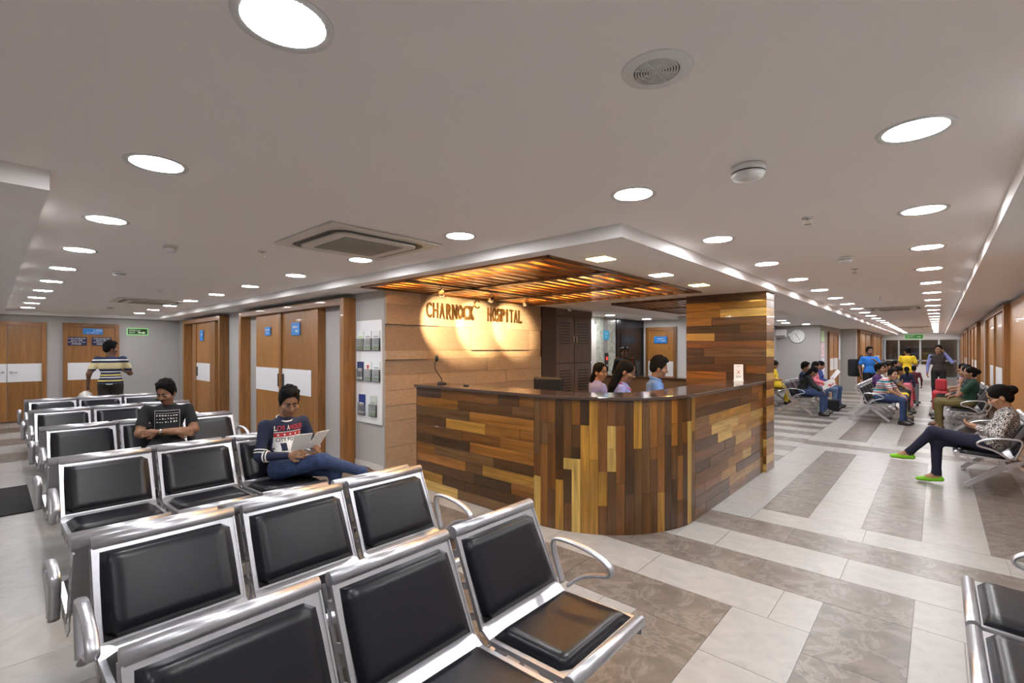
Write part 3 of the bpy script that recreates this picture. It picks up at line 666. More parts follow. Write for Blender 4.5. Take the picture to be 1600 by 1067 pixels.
# ---------------------------------------------------------------- ceiling fittings
def cassette(x, y, label):
    r = empty('cassette_air_conditioner', (x, y, ZC), label=label, cat='air conditioner', group='ceiling cassette air conditioners')
    M_ac = mat('ac_cream', (.70,.66,.58), .5); k = .48
    MB().box(-k,k,-k,k,-.018,0).build('panel', M_ac, r, bevel=.01)
    def rr(h, rad, n=6): return [(sx*(h-rad)+rad*math.cos(a), sy*(h-rad)+rad*math.sin(a)) for q, (sx, sy) in enumerate(((1,1),(-1,1),(-1,-1),(1,-1))) for a in [math.pi/2*(q+t/n) for t in range(n+1)]]
    A, B = rr(.40,.12), rr(.345,.08); n = len(A)
    MB().add([(a,b,-.02) for a,b in A]+[(a,b,-.02) for a,b in B], [(i,(i+1)%n,n+(i+1)%n,n+i) for i in range(n)]).build('air_slot', M_black, r)
    A = rr(.345,.08); MB().add([(a,b,-.032) for a,b in A]+[(a,b,-.018) for a,b in A], [tuple(range(n))]+[(i,(i+1)%n,n+(i+1)%n,n+i) for i in range(n)]).build('centre_panel', M_ac, r)
    g = MB().box(-.25,.25,-.25,.25,-.036,-.032).build('grille', mat('ac_grille', (.33,.30,.24), .7), r)
    for q in range(25): MB().box(-.25,.25,-.25+.02*q,-.243+.02*q,-.039,-.036).build('grille_bar', mat('ac_grille_bar', (.45,.41,.33), .7), g)
cassette(-3.48, 2.0, 'ceiling cassette air conditioner in front of the reception soffit')
cassette(-10.5, 1.9, 'ceiling cassette air conditioner far down the left corridor')
cassette(-.66, 12.7, 'ceiling cassette air conditioner in the right corridor')
cassette(-.66, 24.0, 'ceiling cassette air conditioner at the far end of the right corridor')
v = empty('round_vent', (-.64, 1.37, ZC), label='round white ceiling loudspeaker grille with concentric rings', cat='ceiling speaker')
v.scale = (.68,.68,1)
MB().lathe([(.105,-.006),(.15,-.004),(.155,0),(.105,0)], 40, caps=False).build('rim', M_rim, v); MB().lathe([(.105,-.001),(.105,0)], 32).build('backing', mat('vent_dark', (.10,.09,.085), .7), v)
for q in range(9): MB().lathe([(.012*q+.004,-.006),(.012*q+.010,-.006),(.012*q+.010,-.002),(.012*q+.004,-.002)], 32, caps=False).build('grille_ring', M_rim, v)
for q in range(4): MB().bar((.104*math.cos(q*.785),.104*math.sin(q*.785),-.005),(-.104*math.cos(q*.785),-.104*math.sin(q*.785),-.005),.004,.003).build('grille_spoke', M_rim, v)
def smoke(x, y, s, label):
    r = empty('smoke_detector', (x, y, ZC), label=label, cat='smoke detector', group='smoke detectors')
    MB().lathe([(.07*s,0),(.075*s,-.012*s),(.075*s,-.03*s)], 28).build('base', M_white, r); MB().lathe([(.07*s,-.03*s),(.07*s,-.036*s)], 28).build('slot_ring', M_black, r); MB().lathe([(.073*s,-.036*s),(.066*s,-.055*s),(.03*s,-.062*s)], 28).build('cover', M_white, r)
smoke(-.66, 2.38, 1.0, 'large white smoke detector nearest on the right-hand ceiling'); smoke(-.64, 5.35, .8, 'smaller smoke detector farther along the right-hand ceiling')
smoke(-6.76, .96, .8, 'smoke detector in the left corridor ceiling'); smoke(-12.6, 1.65, .8, 'smoke detector at the far end of the left corridor')
pir = empty('ceiling_sensor', (-4.73, 1.0, ZC), label='white stubby ceiling sensor in the left corridor', cat='sensor'); MB().lathe([(.055,0),(.055,-.012)], 20).build('base', M_white, pir); MB().lathe([(.045,-.012),(.04,-.05),(.02,-.055)], 20).build('dome', mat('milky', (.75,.7,.72), .3), pir)
def sprinkler(x, y, label):
    r = empty('sprinkler', (x, y, ZC), label=label, cat='sprinkler', group='ceiling sprinklers')
    MB().lathe([(.035,0),(.03,-.008)], 18).build('escutcheon', M_chrome, r); MB().lathe([(.009,-.008),(.009,-.03)], 10).build('nozzle', M_chrome, r); MB().lathe([(.022,-.042),(.022,-.045)], 14).build('deflector', M_chrome, r); MB().bar((.012,0,-.03),(.012,0,-.043),.004,.004).bar((-.012,0,-.03),(-.012,0,-.043),.004,.004).build('yoke', M_chrome, r)
for x, y, n in ((-.63,3.57,'nearest sprinkler on the right-hand ceiling'), (-.66,6.19,'second sprinkler on the right-hand ceiling'), (-.73,9.94,'third sprinkler on the right-hand ceiling'), (-4.4,1.6,'nearest sprinkler in the left corridor ceiling'), (-8.29,1.63,'farther sprinkler in the left corridor ceiling')): sprinkler(x, y, n)
cc = empty('security_camera', (XS+.35, 7.0, ZS), label='small white security camera above the louvred cabinet', cat='camera'); MB().lathe([(.05,0),(.05,-.02)], 16).build('base', M_white, cc); MB().lathe([(.005,-.085),(.03,-.075),(.04,-.045),(.04,-.02)], 16).build('housing', M_white, cc); MB().lathe([(.012,.0),(.012,.012)], 10, (.036,-.02,-.05), axis=0).build('lens', M_black, cc)
# clock, split unit, posters
ck = empty('wall_clock', (-3.40, 17.7, 2.03), label='round white wall clock with dark numerals', cat='clock')
MB().lathe([(.21,-.04),(.225,-.03),(.225,0)], 40, axis=1).build('case', mat('clock_rim', (.6,.6,.6), .3, .5), ck); MB().lathe([(.001,-.041),(.205,-.041)], 40, axis=1, caps=False).build('face', M_paper, ck)
for q in range(1, 13):
    a = math.radians(90-30*q); letters('numeral', str(q), .05, M_black, ck, (.16*math.cos(a), -.043, .16*math.sin(a)), (math.pi/2,0,0), .0005)
for a, l, w_ in ((math.radians(90-330),.10,.014), (math.radians(90-150),.15,.01)): MB().bar((0,-.046,0),(l*math.cos(a),-.046,l*math.sin(a)),w_,.002, (0,1,0)).build('hand', M_black, ck)
ac = empty('split_air_conditioner', (-3.95, 17.7, 2.0), label='white split air conditioner on the wall left of the clock', cat='air conditioner')
MB().box(-.4,.25,-.2,0,0,.26).build('casing', M_white, ac, bevel=.02); MB().box(-.38,.23,-.21,-.19,.02,.06).build('outlet', mat('grey_dark', (.15,.15,.15), .5), ac)
sm = box('wall_switch_box', -3.66, -3.55, 17.66, 17.7, 2.03, 2.13, M_white); tag(sm, 'small white box on the wall between split unit and clock', 'switch box')
for y, z0, z1, c, n in ((18.1,1.85,2.2,(.55,.75,.5),'green topped poster at the wall corner'), (18.1,1.35,1.83,(.65,.5,.55),'reddish poster below the green one'), (18.1,.75,1.33,(.6,.6,.68),'pale lilac poster lowest at the wall corner'), (21.5,1.2,2.15,(.6,.62,.72),'tall pale blue poster beyond the doors')):
    p = MB().box(0,.006,-.3,.3,z0,z1).build('poster', patterned('poster_'+n[:5], c, tuple(min(1, q*1.45) for q in c), 9), loc=(-2.77, y, 0)); tag(p, n, 'poster')
mt = MB().box(-.66,.66,-.45,.29,0,.012).build('door_mat', mat('mat_dark', (.03,.028,.028), .95, bump=.6, vscale=200), loc=(-7.35, 0, 0)); tag(mt, 'dark grey rectangular door mat on the floor at left', 'mat')
# glass screen at the end of the right corridor and the room behind it
struct(box('beam_end', -2.29, XR, 33.7, 34.0, 2.11, ZC, M_soff))
gs = empty('window_1', (-.7, 33.85, 0), kind='structure'); M_alu = mat('aluminium', (.45,.45,.46), .4, .7)
for x in (-1.55, -.9, .0, .75, 1.5): MB().box(x-.04,x+.04,-.04,.04,0,2.11).build('mullion', M_alu, gs)
MB().box(-1.59,1.57,-.04,.04,.95,1.02).build('transom', M_alu, gs); MB().box(-1.59,1.57,-.04,.04,0,.1).build('transom', M_alu, gs)
for a, b in ((-1.51,-.94),(-.86,-.04),(.04,.71),(.79,1.46)): MB().box(a,b,-.004,.004,.1,2.11).build('glass_pane', mat('glass', (.9,.92,.92), .03, trans=1), gs)
wallbox('wall_beyond', -2.44, XR+.15, 37.9, 38.0, mat('beyond_brown', (.22,.15,.10), .8))
shf = empty('beyond_shelf', (-.7, 37.6, 0), label='dim shelving with boxes beyond the far glass screen', cat='shelf')
for x in (-1.42, 1.40): MB().box(x,x+.03,-.25,.2,0,1.95).build('upright', M_louvre, shf)
for q in range(5): MB().box(-1.4,1.4,-.25,.2,.4*q+.1,.4*q+.13).build('shelf_board', M_louvre, shf)
downlight(-.7, 36.0, 'round downlight beyond the far glass screen', 'downlights beyond the glass')
tb = empty('white_planter_box', (-.75, 32.6, 0), label='low white box counter before the far glass screen', cat='counter'); MB().box(-.35,.9,-.2,.2,0,.75).build('box', M_panelw, tb, bevel=.01); MB().box(-.38,.93,-.23,.23,.75,.79).build('top', M_white, tb)
# ---------------------------------------------------------------- people
SKIN = {n: mat('skin_'+n, c, .5) for n, c in dict(light=(.40,.22,.135), mid=(.27,.135,.075), dark=(.16,.075,.042)).items()}
M_hair = mat('black_hair', (.006,.005,.005), .75, spec=.12, bump=.5, vscale=70); M_eye = mat('eye_white', (.22,.19,.17), .5); M_pupil = mat('pupil', (.01,.008,.006), .2)
def lipm(t): return mat('lips_'+t, tuple(c*f for c, f in zip(SKIN[t].node_tree.nodes['Principled BSDF'].inputs['Base Color'].default_value[:3], (.85,.6,.6))), .45)
def polygonise(field, o, h):
    """naive surface nets of a sampled field (inside < 0)"""
    ins = field < 0; nx, ny, nz = field.shape
    cnt = np.zeros((nx-1,ny-1,nz-1), np.int8)
    for a in (0,1):
        for b in (0,1):
            for c in (0,1): cnt += ins[a:nx-1+a, b:ny-1+b, c:nz-1+c]
    act = (cnt > 0) & (cnt < 8); idx = -np.ones(act.shape, np.int64); I = np.argwhere(act); idx[act] = np.arange(len(I))
    acc = np.zeros((len(I),3)); n = np.zeros(len(I))
    C = [(a,b,c) for a in (0,1) for b in (0,1) for c in (0,1)]
    val = {c: field[I[:,0]+c[0], I[:,1]+c[1], I[:,2]+c[2]] for c in C}
    for c in C:
        for ax in range(3):
            if c[ax]: continue
            d = list(c); d[ax] = 1; d = tuple(d); v0, v1 = val[c], val[d]; m = (v0 < 0) != (v1 < 0)
            t = np.where(m, v0/np.where(m, v0-v1, 1), 0); p = np.array(c, float)[None,:].repeat(len(I),0); p[:,ax] += t
            acc[m] += p[m]; n[m] += 1
    verts = (I+acc/n[:,None])*h+o
    faces = []
    for ax in range(3):
        sl0 = [slice(None)]*3; sl1 = [slice(None)]*3; sl0[ax] = slice(0,-1); sl1[ax] = slice(1,None)
        ch = ins[tuple(sl0)] != ins[tuple(sl1)]; E = np.argwhere(ch)
        b, c = (ax+1) % 3, (ax+2) % 3
        ok = (E[:,b] > 0) & (E[:,c] > 0) & (E[:,b] < field.shape[b]-1) & (E[:,c] < field.shape[c]-1); E = E[ok]
        fl = ins[tuple(sl0)][tuple(E.T)]
        def cell(db, dc):
            q = E.copy(); q[:,b] -= db; q[:,c] -= dc; return idx[q[:,0], q[:,1], q[:,2]]
        q = np.stack([cell(1,1), cell(0,1), cell(0,0), cell(1,0)], 1); q[~fl] = q[~fl][:,::-1]; faces.append(q)
    return verts, np.concatenate(faces)
def pdist(p, X):
    if p[0] == 'c':
        a, b, ra, rb = p[1]; ab = b-a; L = float(ab@ab)+1e-12
        t = np.clip(((X-a)@ab)/L, 0, 1); d = X-a-t[...,None]*ab
        return np.sqrt((d*d).sum(-1))-(ra+(rb-ra)*t)
    c, r, R = p[1]; q = (X-c)@R
    k0 = np.sqrt(((q/r)**2).sum(-1)); k1 = np.sqrt(((q/(r*r))**2).sum(-1))+1e-9
    return k0*(k0-1)/k1
def bounds(p):
    if p[0] == 'c': a, b, ra, rb = p[1]; m = max(ra, rb); return np.minimum(a,b)-m, np.maximum(a,b)+m
    c, r, R = p[1]; e = np.abs(R)@r; return c-e, c+e
def sdf_mesh(prims, h, k=.03, cuts=()):
    """prims: (type, params, tag); returns verts, faces, tag per face"""
    lo = np.min([bounds(p)[0] for p in prims], 0)-3*h; hi = np.max([bounds(p)[1] for p in prims], 0)+3*h
    n = np.ceil((hi-lo)/h).astype(int)+1; F = np.full(n, 1.0)
    ax = [lo[i]+np.arange(n[i])*h for i in range(3)]
    for p in prims:
        a, b = bounds(p); m = max(k, 2*h)+h
        i0 = np.maximum(((a-m-lo)/h).astype(int), 0); i1 = np.minimum(((b+m-lo)/h).astype(int)+2, n)
        sl = tuple(slice(i0[i], i1[i]) for i in range(3))
        X = np.stack(np.meshgrid(*[ax[i][sl[i]] for i in range(3)], indexing='ij'), -1)
        d = pdist(p, X); f = F[sl]; kk = min(k, p[3]) if len(p) > 3 else k
        hh = np.maximum(kk-np.abs(f-d), 0)/kk; F[sl] = np.minimum(f, d)-hh*hh*kk/4
    if cuts:
        X = np.stack(np.meshgrid(*ax, indexing='ij'), -1)
        for cp in cuts: F = np.maximum(F, -pdist(cp, X))
    v, f = polygonise(F, lo, h)
    c = v[f].mean(1); D = np.stack([pdist(p, c) for p in prims]); t = D.argmin(0)
    return v, f, [prims[i][2] for i in t]
V3 = lambda *a: np.array(a, float)
def rot(yaw=0, pitch=0, roll=0):
    y, p, r = map(math.radians, (yaw, pitch, roll))
    return np.array(Matrix.Rotation(y, 3, 'Z') @ Matrix.Rotation(p, 3, 'Y') @ Matrix.Rotation(r, 3, 'X'))
SIT = dict(pel=(.03,0,.56), waist=(.02,0,.70), chest=(-.03,0,.90), neck=(-.03,0,1.06), head=(.02,0,1.19), shL=(-.03,.175,1.0), shR=(-.03,-.175,1.0),
           elL=(.02,.235,.76), elR=(.02,-.235,.76), wrL=(.24,.12,.70), wrR=(.24,-.12,.70), hipL=(.06,.09,.54), hipR=(.06,-.09,.54),
           knL=(.48,.11,.53), knR=(.48,-.11,.53), anL=(.47,.11,.09), anR=(.47,-.11,.09), toL=(.62,.13,.035), toR=(.62,-.13,.035))
STAND = dict(pel=(0,0,.95), waist=(0,0,1.08), chest=(0,0,1.27), neck=(-.01,0,1.45), head=(.01,0,1.585), shL=(0,.185,1.40), shR=(0,-.185,1.40),
             elL=(-.03,.25,1.12), elR=(-.03,-.25,1.12), wrL=(.05,.25,.88), wrR=(.05,-.25,.88), hipL=(0,.09,.90), hipR=(0,-.09,.90),
             knL=(.02,.10,.49), knR=(.02,-.10,.49), anL=(-.02,.11,.09), anR=(-.02,-.11,.09), toL=(.13,.13,.035), toR=(.13,-.13,.035))
def hand_prims(wr, d, nrm, tagn, side, curl=.6, s=1.0):
    """palm and five fingers; d = pointing direction, nrm = palm side"""
    d = d/np.linalg.norm(d); nrm = nrm-d*(nrm@d); nrm = nrm/np.linalg.norm(nrm); sd = np.cross(d, nrm)*side
    P = [('c', (wr, wr+d*.03*s, .024*s, .026*s), tagn)]
    R = np.stack([d, sd, nrm], 1); P.append(('e', (wr+d*.055*s, V3(.05,.040,.017)*s, R), tagn))
    for i, (o, L) in enumerate(((.030,.070), (.010,.080), (-.011,.074), (-.030,.058))):
        b = wr+d*.092*s+sd*o*s; a1 = curl*.7; a2 = curl*1.7
        m = b+(d*math.cos(a1)+nrm*math.sin(a1))*L*.5*s; e = m+(d*math.cos(a2)+nrm*math.sin(a2))*L*.5*s
        P += [('c', (b-d*.01*s, m, .0095*s, .0088*s), tagn, .008), ('c', (m, e, .0088*s, .0072*s), tagn, .008)]
    b = wr+d*.03*s+sd*.032*s; m = b+(d*.75+sd*.6+nrm*.3)*.036*s; e = m+(d*.9+nrm*.45*(curl+.3))*.032*s
    P += [('c', (b, m, .013*s, .0105*s), tagn, .012), ('c', (m, e, .0105*s, .0085*s), tagn, .008)]
    return P
def person(name, loc, rz, pose, label, top, pants, shoe, skin='mid', sleeve='short', hair='short', head=(0,0,0), J=None, scale=1.0, girth=1.0, res=.02,
           hres=None, skirt=None, sole='shoe', female=False, moustache=False, handdir=None, curl=.7, neckline=None, specs=False, vest=None, extra=(), cat='person'):
    g = dict(SIT if pose == 'sit' else STAND); g.update(J or {}); g = {k: V3(*v) for k, v in g.items()}
    if female:
        for q in ('shL','shR','elL','elR'): g[q] = g[q]*V3(1,.88,1)
    root = empty(name, loc, rz, label, cat); root.scale = (scale,)*3
    hres = hres or max(.007, res*.5); sw = .9 if female else 1.0
    mats = {'top': top, 'pants': pants, 'shoe': shoe, 'skin': SKIN[skin], 'hair': M_hair, 'lip': lipm(skin), 'eye': M_eye, 'pupil': M_pupil, 'skirt': skirt or pants, 'vest': vest}
    tt = 'vest' if vest else 'top'
    C = lambda a, b, ra, rb, t, *k: ('c', (V3(*a), V3(*b), ra, rb), t, *k)
    fa = 'top' if sleeve == 'long' else 'skin'
    P = []
    ch, wa, pe = g['chest'], g['waist'], g['pel']; G = girth
    up = (g['neck']-ch); up = up/np.linalg.norm(up); side = g['shL']-g['shR']; side = side/np.linalg.norm(side); fwd = np.cross(side, up); R = np.stack([fwd, side, up], 1)
    P.append(('e', (ch+up*.0, V3(.105*G, .158*sw*G, .165), R), tt)); P.append(('e', (wa, V3(.10*G, .135*sw*G, .15), R), tt))
    P.append(C(g['shL']-up*.015-side*.02, g['shR']-up*.015+side*.02, .054*sw, .054*sw, tt)); P.append(C(ch+up*.10, g['neck']-up*.03, .10*sw, .06, tt))
    if female: P += [('e', (ch+fwd*.065+side*s*.06-up*.03, V3(.055,.06,.055), R), 'top') for s in (-1,1)]
    P.append(('e', (pe, V3(.115*G,.155*G,.10), np.eye(3)), 'pants' if pose == 'stand' else 'pants'))
    if pose == 'stand': P.append(('e', (pe+V3(0,0,.045), V3(.126*G,.166*G,.095), np.eye(3)), tt))
    P.append(C(wa-up*.03, pe+V3(0,0,.05), .115*G, .125*G, tt))
    hp = []
    for s, sg in (('L',1),('R',-1)):
        sh, el, wr = g['sh'+s], g['el'+s], g['wr'+s]
        if sleeve == 'short':
            mid = sh+(el-sh)*.62; P += [C(sh, mid, .050*G, .053*G, 'top'), C(sh+(el-sh)*.5, el, .042, .037, 'skin')]
        elif sleeve == 'none': P += [C(sh, el, .045, .037, 'skin')]
        else: P += [C(sh, el, .050*G, .043*G, 'top')]
        P.append(C(el, el+(wr-el)*.92, .041 if fa == 'top' else .037, .032 if fa == 'top' else .026, fa))
        d = wr-el; hd = (handdir or {}).get(s); d = V3(*hd[0]) if hd else d; nn = V3(*hd[1]) if hd else V3(0,-sg*.7,-.7)
        hp += hand_prims(wr-d/np.linalg.norm(d)*.01, d, nn, 'skin', sg*(hd[2] if hd and len(hd) > 2 else 1), curl)
        hi, kn, an, to = g['hip'+s], g['kn'+s], g['an'+s], g['to'+s]
        P += [C(hi, kn, .088*G, .062, 'pants'), C(kn, kn+(an-kn)*.93, .060, .043, 'pants')]
        P += [C(kn+(an-kn)*.9, an, .034, .034, 'skin' if sole == 'flat' else 'pants')]
        heel = an+V3(0,0,-.045)-(to-an)*V3(1,1,0)*.25
        if sole == 'flat': P += [C(heel, heel+(to-heel)*.5, .030, .032, 'shoe', .01), C(heel+(to-heel)*.5, to, .034, .024, 'shoe', .01), C(an, an+(to-an)*.45, .034, .028, 'skin')]
        else: P += [C(heel, heel+(to-heel)*.55, .036, .04, 'shoe'), C(heel+(to-heel)*.5, to, .043, .034, 'shoe'), C(an, heel, .042, .038, 'shoe')]
    if skirt:
        k0 = (g['knL']+g['knR'])/2; a0 = (g['anL']+g['anR'])/2
        if pose == 'sit':
            P += [C(pe+V3(.04,0,.03), k0+V3(0,0,.02), .115, .10, 'skirt'), C(k0+V3(.02,-.04,0), a0+V3(0,-.03,.12), .085, .10, 'skirt'), C(k0+V3(.02,.04,0), a0+V3(0,.03,.12), .085, .10, 'skirt')]
        else: P += [C(pe, k0, .16, .19, 'skirt'), C(k0, a0+V3(0,0,.1 if female else .4), .19, .21, 'skirt')]
    P += list(extra)
    # head
    Hc = g['head']; Rh = rot(*head); HL = lambda x, y, z: Hc+Rh@V3(x,y,z)*1.03
    E = lambda c, r, t, *k: ('e', (HL(*c), V3(*r)*1.03, Rh), t, *k)
    H = [E((-.012,0,.035), (.096,.074,.088), 'skin'), E((.022,0,-.045), (.066,.058,.070), 'skin'), E((.045,0,-.092), (.032,.034,.022), 'skin'),
         ('c', (HL(.080,0,.018), HL(.100,0,-.022), .009, .0135), 'skin', .012), E((.092,.011,-.026), (.011,.009,.008), 'skin', .006), E((.092,-.011,-.026), (.011,.009,.008), 'skin', .006),
         E((-.008,.074,-.012), (.020,.010,.031), 'skin', .008), E((-.008,-.074,-.012), (.020,.010,.031), 'skin', .008),
         E((.082,0,-.055), (.011,.024,.0065), 'lip', .004), E((.080,0,-.066), (.011,.020,.007), 'lip', .004),
         E((.055,.045,-.02), (.03,.024,.026), 'skin'), E((.055,-.045,-.02), (.03,.024,.026), 'skin')]
    for s in (-1,1):
        H += [E((.0755,s*.031,.010), (.0115,.0145,.0058), 'eye', .003), E((.0855,s*.031,.009), (.0035,.006,.0065), 'pupil', .002), ('c', (HL(.087,s*.014,.029), HL(.076,s*.050,.030), .0048, .0036), 'hair', .004),
              ('c', (HL(.084,s*.018,.018), HL(.074,s*.046,.017), .004, .0035), 'skin', .004)]
    if moustache: H += [('c', (HL(.090,0,-.042), HL(.078,s*.030,-.050), .0065, .004), 'hair', .004) for s in (-1,1)]
    nb = g['neck']-up*.02
    H += [C(nb, Hc+Rh@V3(-.02,0,-.05), .052*sw, .049*sw, 'skin')]
    chunks = [sdf_mesh(P, res, .035), sdf_mesh(H, hres, .018)]
    if res <= .03: chunks.append(sdf_mesh(hp, min(hres, .0065) if res < .016 else .011, .012))
    tags = sorted({t for c in chunks for t in c[2]}); vs, fs, ti, off = [], [], [], 0
    for v, f, t in chunks:
        vs.append(v); fs.append(f+off); off += len(v); ti += [tags.index(x) for x in t]
    me = bpy.data.meshes.new('body'); me.from_pydata(np.concatenate(vs).tolist(), [], np.concatenate(fs).tolist())
    for t in tags: me.materials.append(mats[t])
    me.polygons.foreach_set('material_index', ti); me.polygons.foreach_set('use_smooth', [True]*len(ti)); me.update()
    body = link('body', me, None, root)
    # hair
    q = []
    if hair == 'short': q = [E((-.018,0,.062), (.103,.083,.090), 'hair'), E((-.055,0,.005), (.058,.074,.075), 'hair'), E((.035,.0,.118), (.045,.055,.030), 'hair'), E((.0,.070,.02), (.03,.012,.045), 'hair'), E((.0,-.070,.02), (.03,.012,.045), 'hair')]+[E((.085*math.cos(t*2.4)*math.sqrt(t/14)-.012, .07*math.sin(t*2.4)*math.sqrt(t/14), .148-.045*(t/14)), (.022,.02,.018), 'hair', .012) for t in range(14)]
    else:
        q = [E((-.022,0,.050), (.100,.084,.088), 'hair'), E((-.055,0,-.005), (.060,.078,.085), 'hair'), E((.02,.055,.055), (.055,.03,.05), 'hair'), E((.02,-.055,.055), (.055,.03,.05), 'hair')]
        if hair == 'bun': q += [E((-.125,0,.03), (.05,.055,.05), 'hair')]
        if hair == 'tail': q += [('c', (HL(-.10,0,0), HL(-.125,0,-.12), .035, .04), 'hair'), ('c', (HL(-.125,0,-.12), HL(-.11,0,-.26), .04, .018), 'hair')]
        if hair == 'long': q += [('c', (HL(-.07,s*.04,0), HL(-.075,s*.06,-.20), .055, .05), 'hair') for s in (-1,1)]+[('c', (HL(-.075,s*.05,-.2), HL(-.07,s*.05,-.34), .05, .025), 'hair') for s in (-1,1)]
    hv, hf, _ = sdf_mesh(q, hres, .02, cuts=[E((.084,0,-.018), (.086,.072,.118), 'skin'), E((.045,0,-.075), (.075,.090,.06), 'skin')])
    hm = bpy.data.meshes.new('hair'); hm.from_pydata(hv.tolist(), [], hf.tolist()); hm.polygons.foreach_set('use_smooth', [True]*len(hf)); hm.update()
    link('hair', hm, M_hair, root)
    if specs:
        mb = MB()
        for s in (-1,1):
            mb.tube([HL(.100,s*.033+.022*math.cos(a),.010+.017*math.sin(a)) for a in [math.pi*2*i/14 for i in range(14)]], .0022, 6, True); mb.tube([HL(.098,s*.055,.014), HL(.0,s*.083,.012)], .0022, 6)
        mb.tube([HL(.103,.011,.014), HL(.103,-.011,.014)], .0022, 6).build('spectacles', M_black, root)
    root['_j'] = 0; del root['_j']
    return root, body, g
def project(body, meshes, origin, rzdeg, w2=None, off=.004, direction=(-1,0,0), drop=None):
    """lay flat prints (x right, y up) on the front of a body; origin in body space"""
    bm = bmesh.new(); bm.from_mesh(body.data); bvh = BVHTree.FromBMesh(bm); d = Vector(direction).normalized()
    sd = d.cross(Vector((0,0,1))).normalized(); up = sd.cross(d).normalized(); o0 = Vector(origin)
    for name, me, m in meshes:
        b2 = bmesh.new(); b2.from_mesh(me)
        for _ in range(3):
            es = [e for e in b2.edges if e.calc_length() > .018]
            if not es: break
            bmesh.ops.subdivide_edges(b2, edges=es, cuts=1); bmesh.ops.triangulate(b2, faces=[f for f in b2.faces if len(f.verts) > 4])
        for v in b2.verts:
            p = o0+sd*v.co.x+up*v.co.y-d*.14; hit = bvh.ray_cast(p, d)
            v.co = (hit[0]-d*(off+v.co.z)) if hit[0] is not None else (o0+sd*v.co.x+up*v.co.y)
        m2 = bpy.data.meshes.new(name); b2.to_mesh(m2); b2.free(); link(name, m2, m, body)
    bm.free()
def rect(x0, x1, y0, y1, z=0):
    me = bpy.data.meshes.new('print'); n = 10; vs = [(x0+(x1-x0)*i/n, y0+(y1-y0)*j/4, z) for i in range(n+1) for j in range(5)]
    me.from_pydata(vs, [], [(i*5+j, (i+1)*5+j, (i+1)*5+j+1, i*5+j+1) for i in range(n) for j in range(4)]); return me
def txt(body, w_, h_, x, y, z=.001):
    me = text_mesh(body, .1, 0, bold=.002); xs = [v.co.x for v in me.vertices]; ys = [v.co.y for v in me.vertices]
    cx, cy = (max(xs)+min(xs))/2, (max(ys)+min(ys))/2
    for v in me.vertices: v.co = ((v.co.x-cx)*w_/(max(xs)-min(xs))+x, (v.co.y-cy)*h_/(max(ys)-min(ys))+y, z)
    return me
def cloth(name, c=(.5,.5,.5), var=.12): return mat('cloth_'+name, c, .85, var=var, vscale=25)
C_navy = cloth('navy', (.012,.018,.05)); C_jean = cloth('denim', (.03,.055,.14), .3); C_jeanl = cloth('light_denim', (.10,.15,.25), .3); C_black = cloth('black', (.010,.010,.012)); C_dark = cloth('dark_trousers', (.02,.016,.014))
C_white = cloth('white', (.75,.74,.72)); C_red = cloth('red', (.42,.03,.04)); C_sky = cloth('sky_shirt', (.12,.24,.56)); C_lav = cloth('lavender_shirt', (.20,.22,.50)); C_yel = cloth('yellow', (.75,.52,.02)); C_pink = cloth('pink', (.75,.20,.26))
C_blue = cloth('blue_tee', (.02,.16,.55)); C_purple = cloth('purple', (.09,.03,.14)); C_green = cloth('bottle_green', (.012,.045,.025)); C_khaki = cloth('khaki', (.13,.10,.03)); C_grey = cloth('grey', (.16,.17,.19)); C_shoe = mat('dark_shoe', (.02,.016,.013), .4)
C_lime = mat('lime_shoe', (.22,.62,.02), .45); C_brownshoe = mat('brown_shoe', (.10,.05,.025), .5)
# -- man in the navy sweatshirt
r, b, g = person('person', (-4.42, 1.80, .0), math.radians(6), 'sit', 'seated man in a navy Los Angeles sweatshirt and jeans reading papers', C_navy, C_jean, C_shoe, 'mid', 'long', 'short', (-14, 24, 0), res=.012, hres=.0055,
    J=dict(head=(.05,.01,1.135), neck=(-.02,0,1.00), chest=(-.03,0,.84), waist=(.02,0,.67), shL=(-.01,.18,.94), shR=(-.01,-.18,.94), elL=(.06,.25,.70), elR=(.06,-.25,.69), wrL=(.29,.14,.72), wrR=(.27,-.10,.70),
           knL=(.47,.20,.55), anL=(.50,.22,.09), toL=(.64,.27,.035), knR=(.50,.06,.66), anR=(.62,.42,.50), toR=(.70,.52,.47)), handdir={'L': ((.6,-.25,.15),(-.2,-.8,-.4)), 'R': ((.6,.25,.15),(-.2,.8,-.4))}, curl=.9)
project(b, [('white_print_panel', rect(-.125,.125,-.20,-.015), C_white), ('red_print_band', rect(-.125,.125,-.05,-.015,.001), C_red), ('lettering', txt('LOS', .085,.042,-.082,.028), C_white if False else cloth('print_red', (.55,.06,.07))), ('lettering', txt('ANGELES', .155,.042,.055,.028), cloth('print_red')),
            ('lettering', txt('L', .026,.044,-.112,.028,.0018), C_white), ('lettering', txt('A', .026,.044,-.012,.028,.0018), C_white), ('lettering', txt('CITY POWER', .22,.034,0,-.075), C_black), ('figure_print', rect(-.08,-.035,-.17,-.105,.001), C_navy), ('white_line', rect(-.125,.125,-.012,-.006,.001), C_white)]
        + [('star_print', rect(x,x+.014,-.04,-.026,.002), C_white) for x in (-.10,-.05,0,.05,.10)], (0, 0, .885), 0)
MB().tube([tuple(g['neck']+V3(.058*math.cos(a)+.012, .064*math.sin(a), -.012-.026*math.cos(a))) for a in [2*math.pi*i/24 for i in range(24)]], .009, 8, True).build('collar', C_white, r)
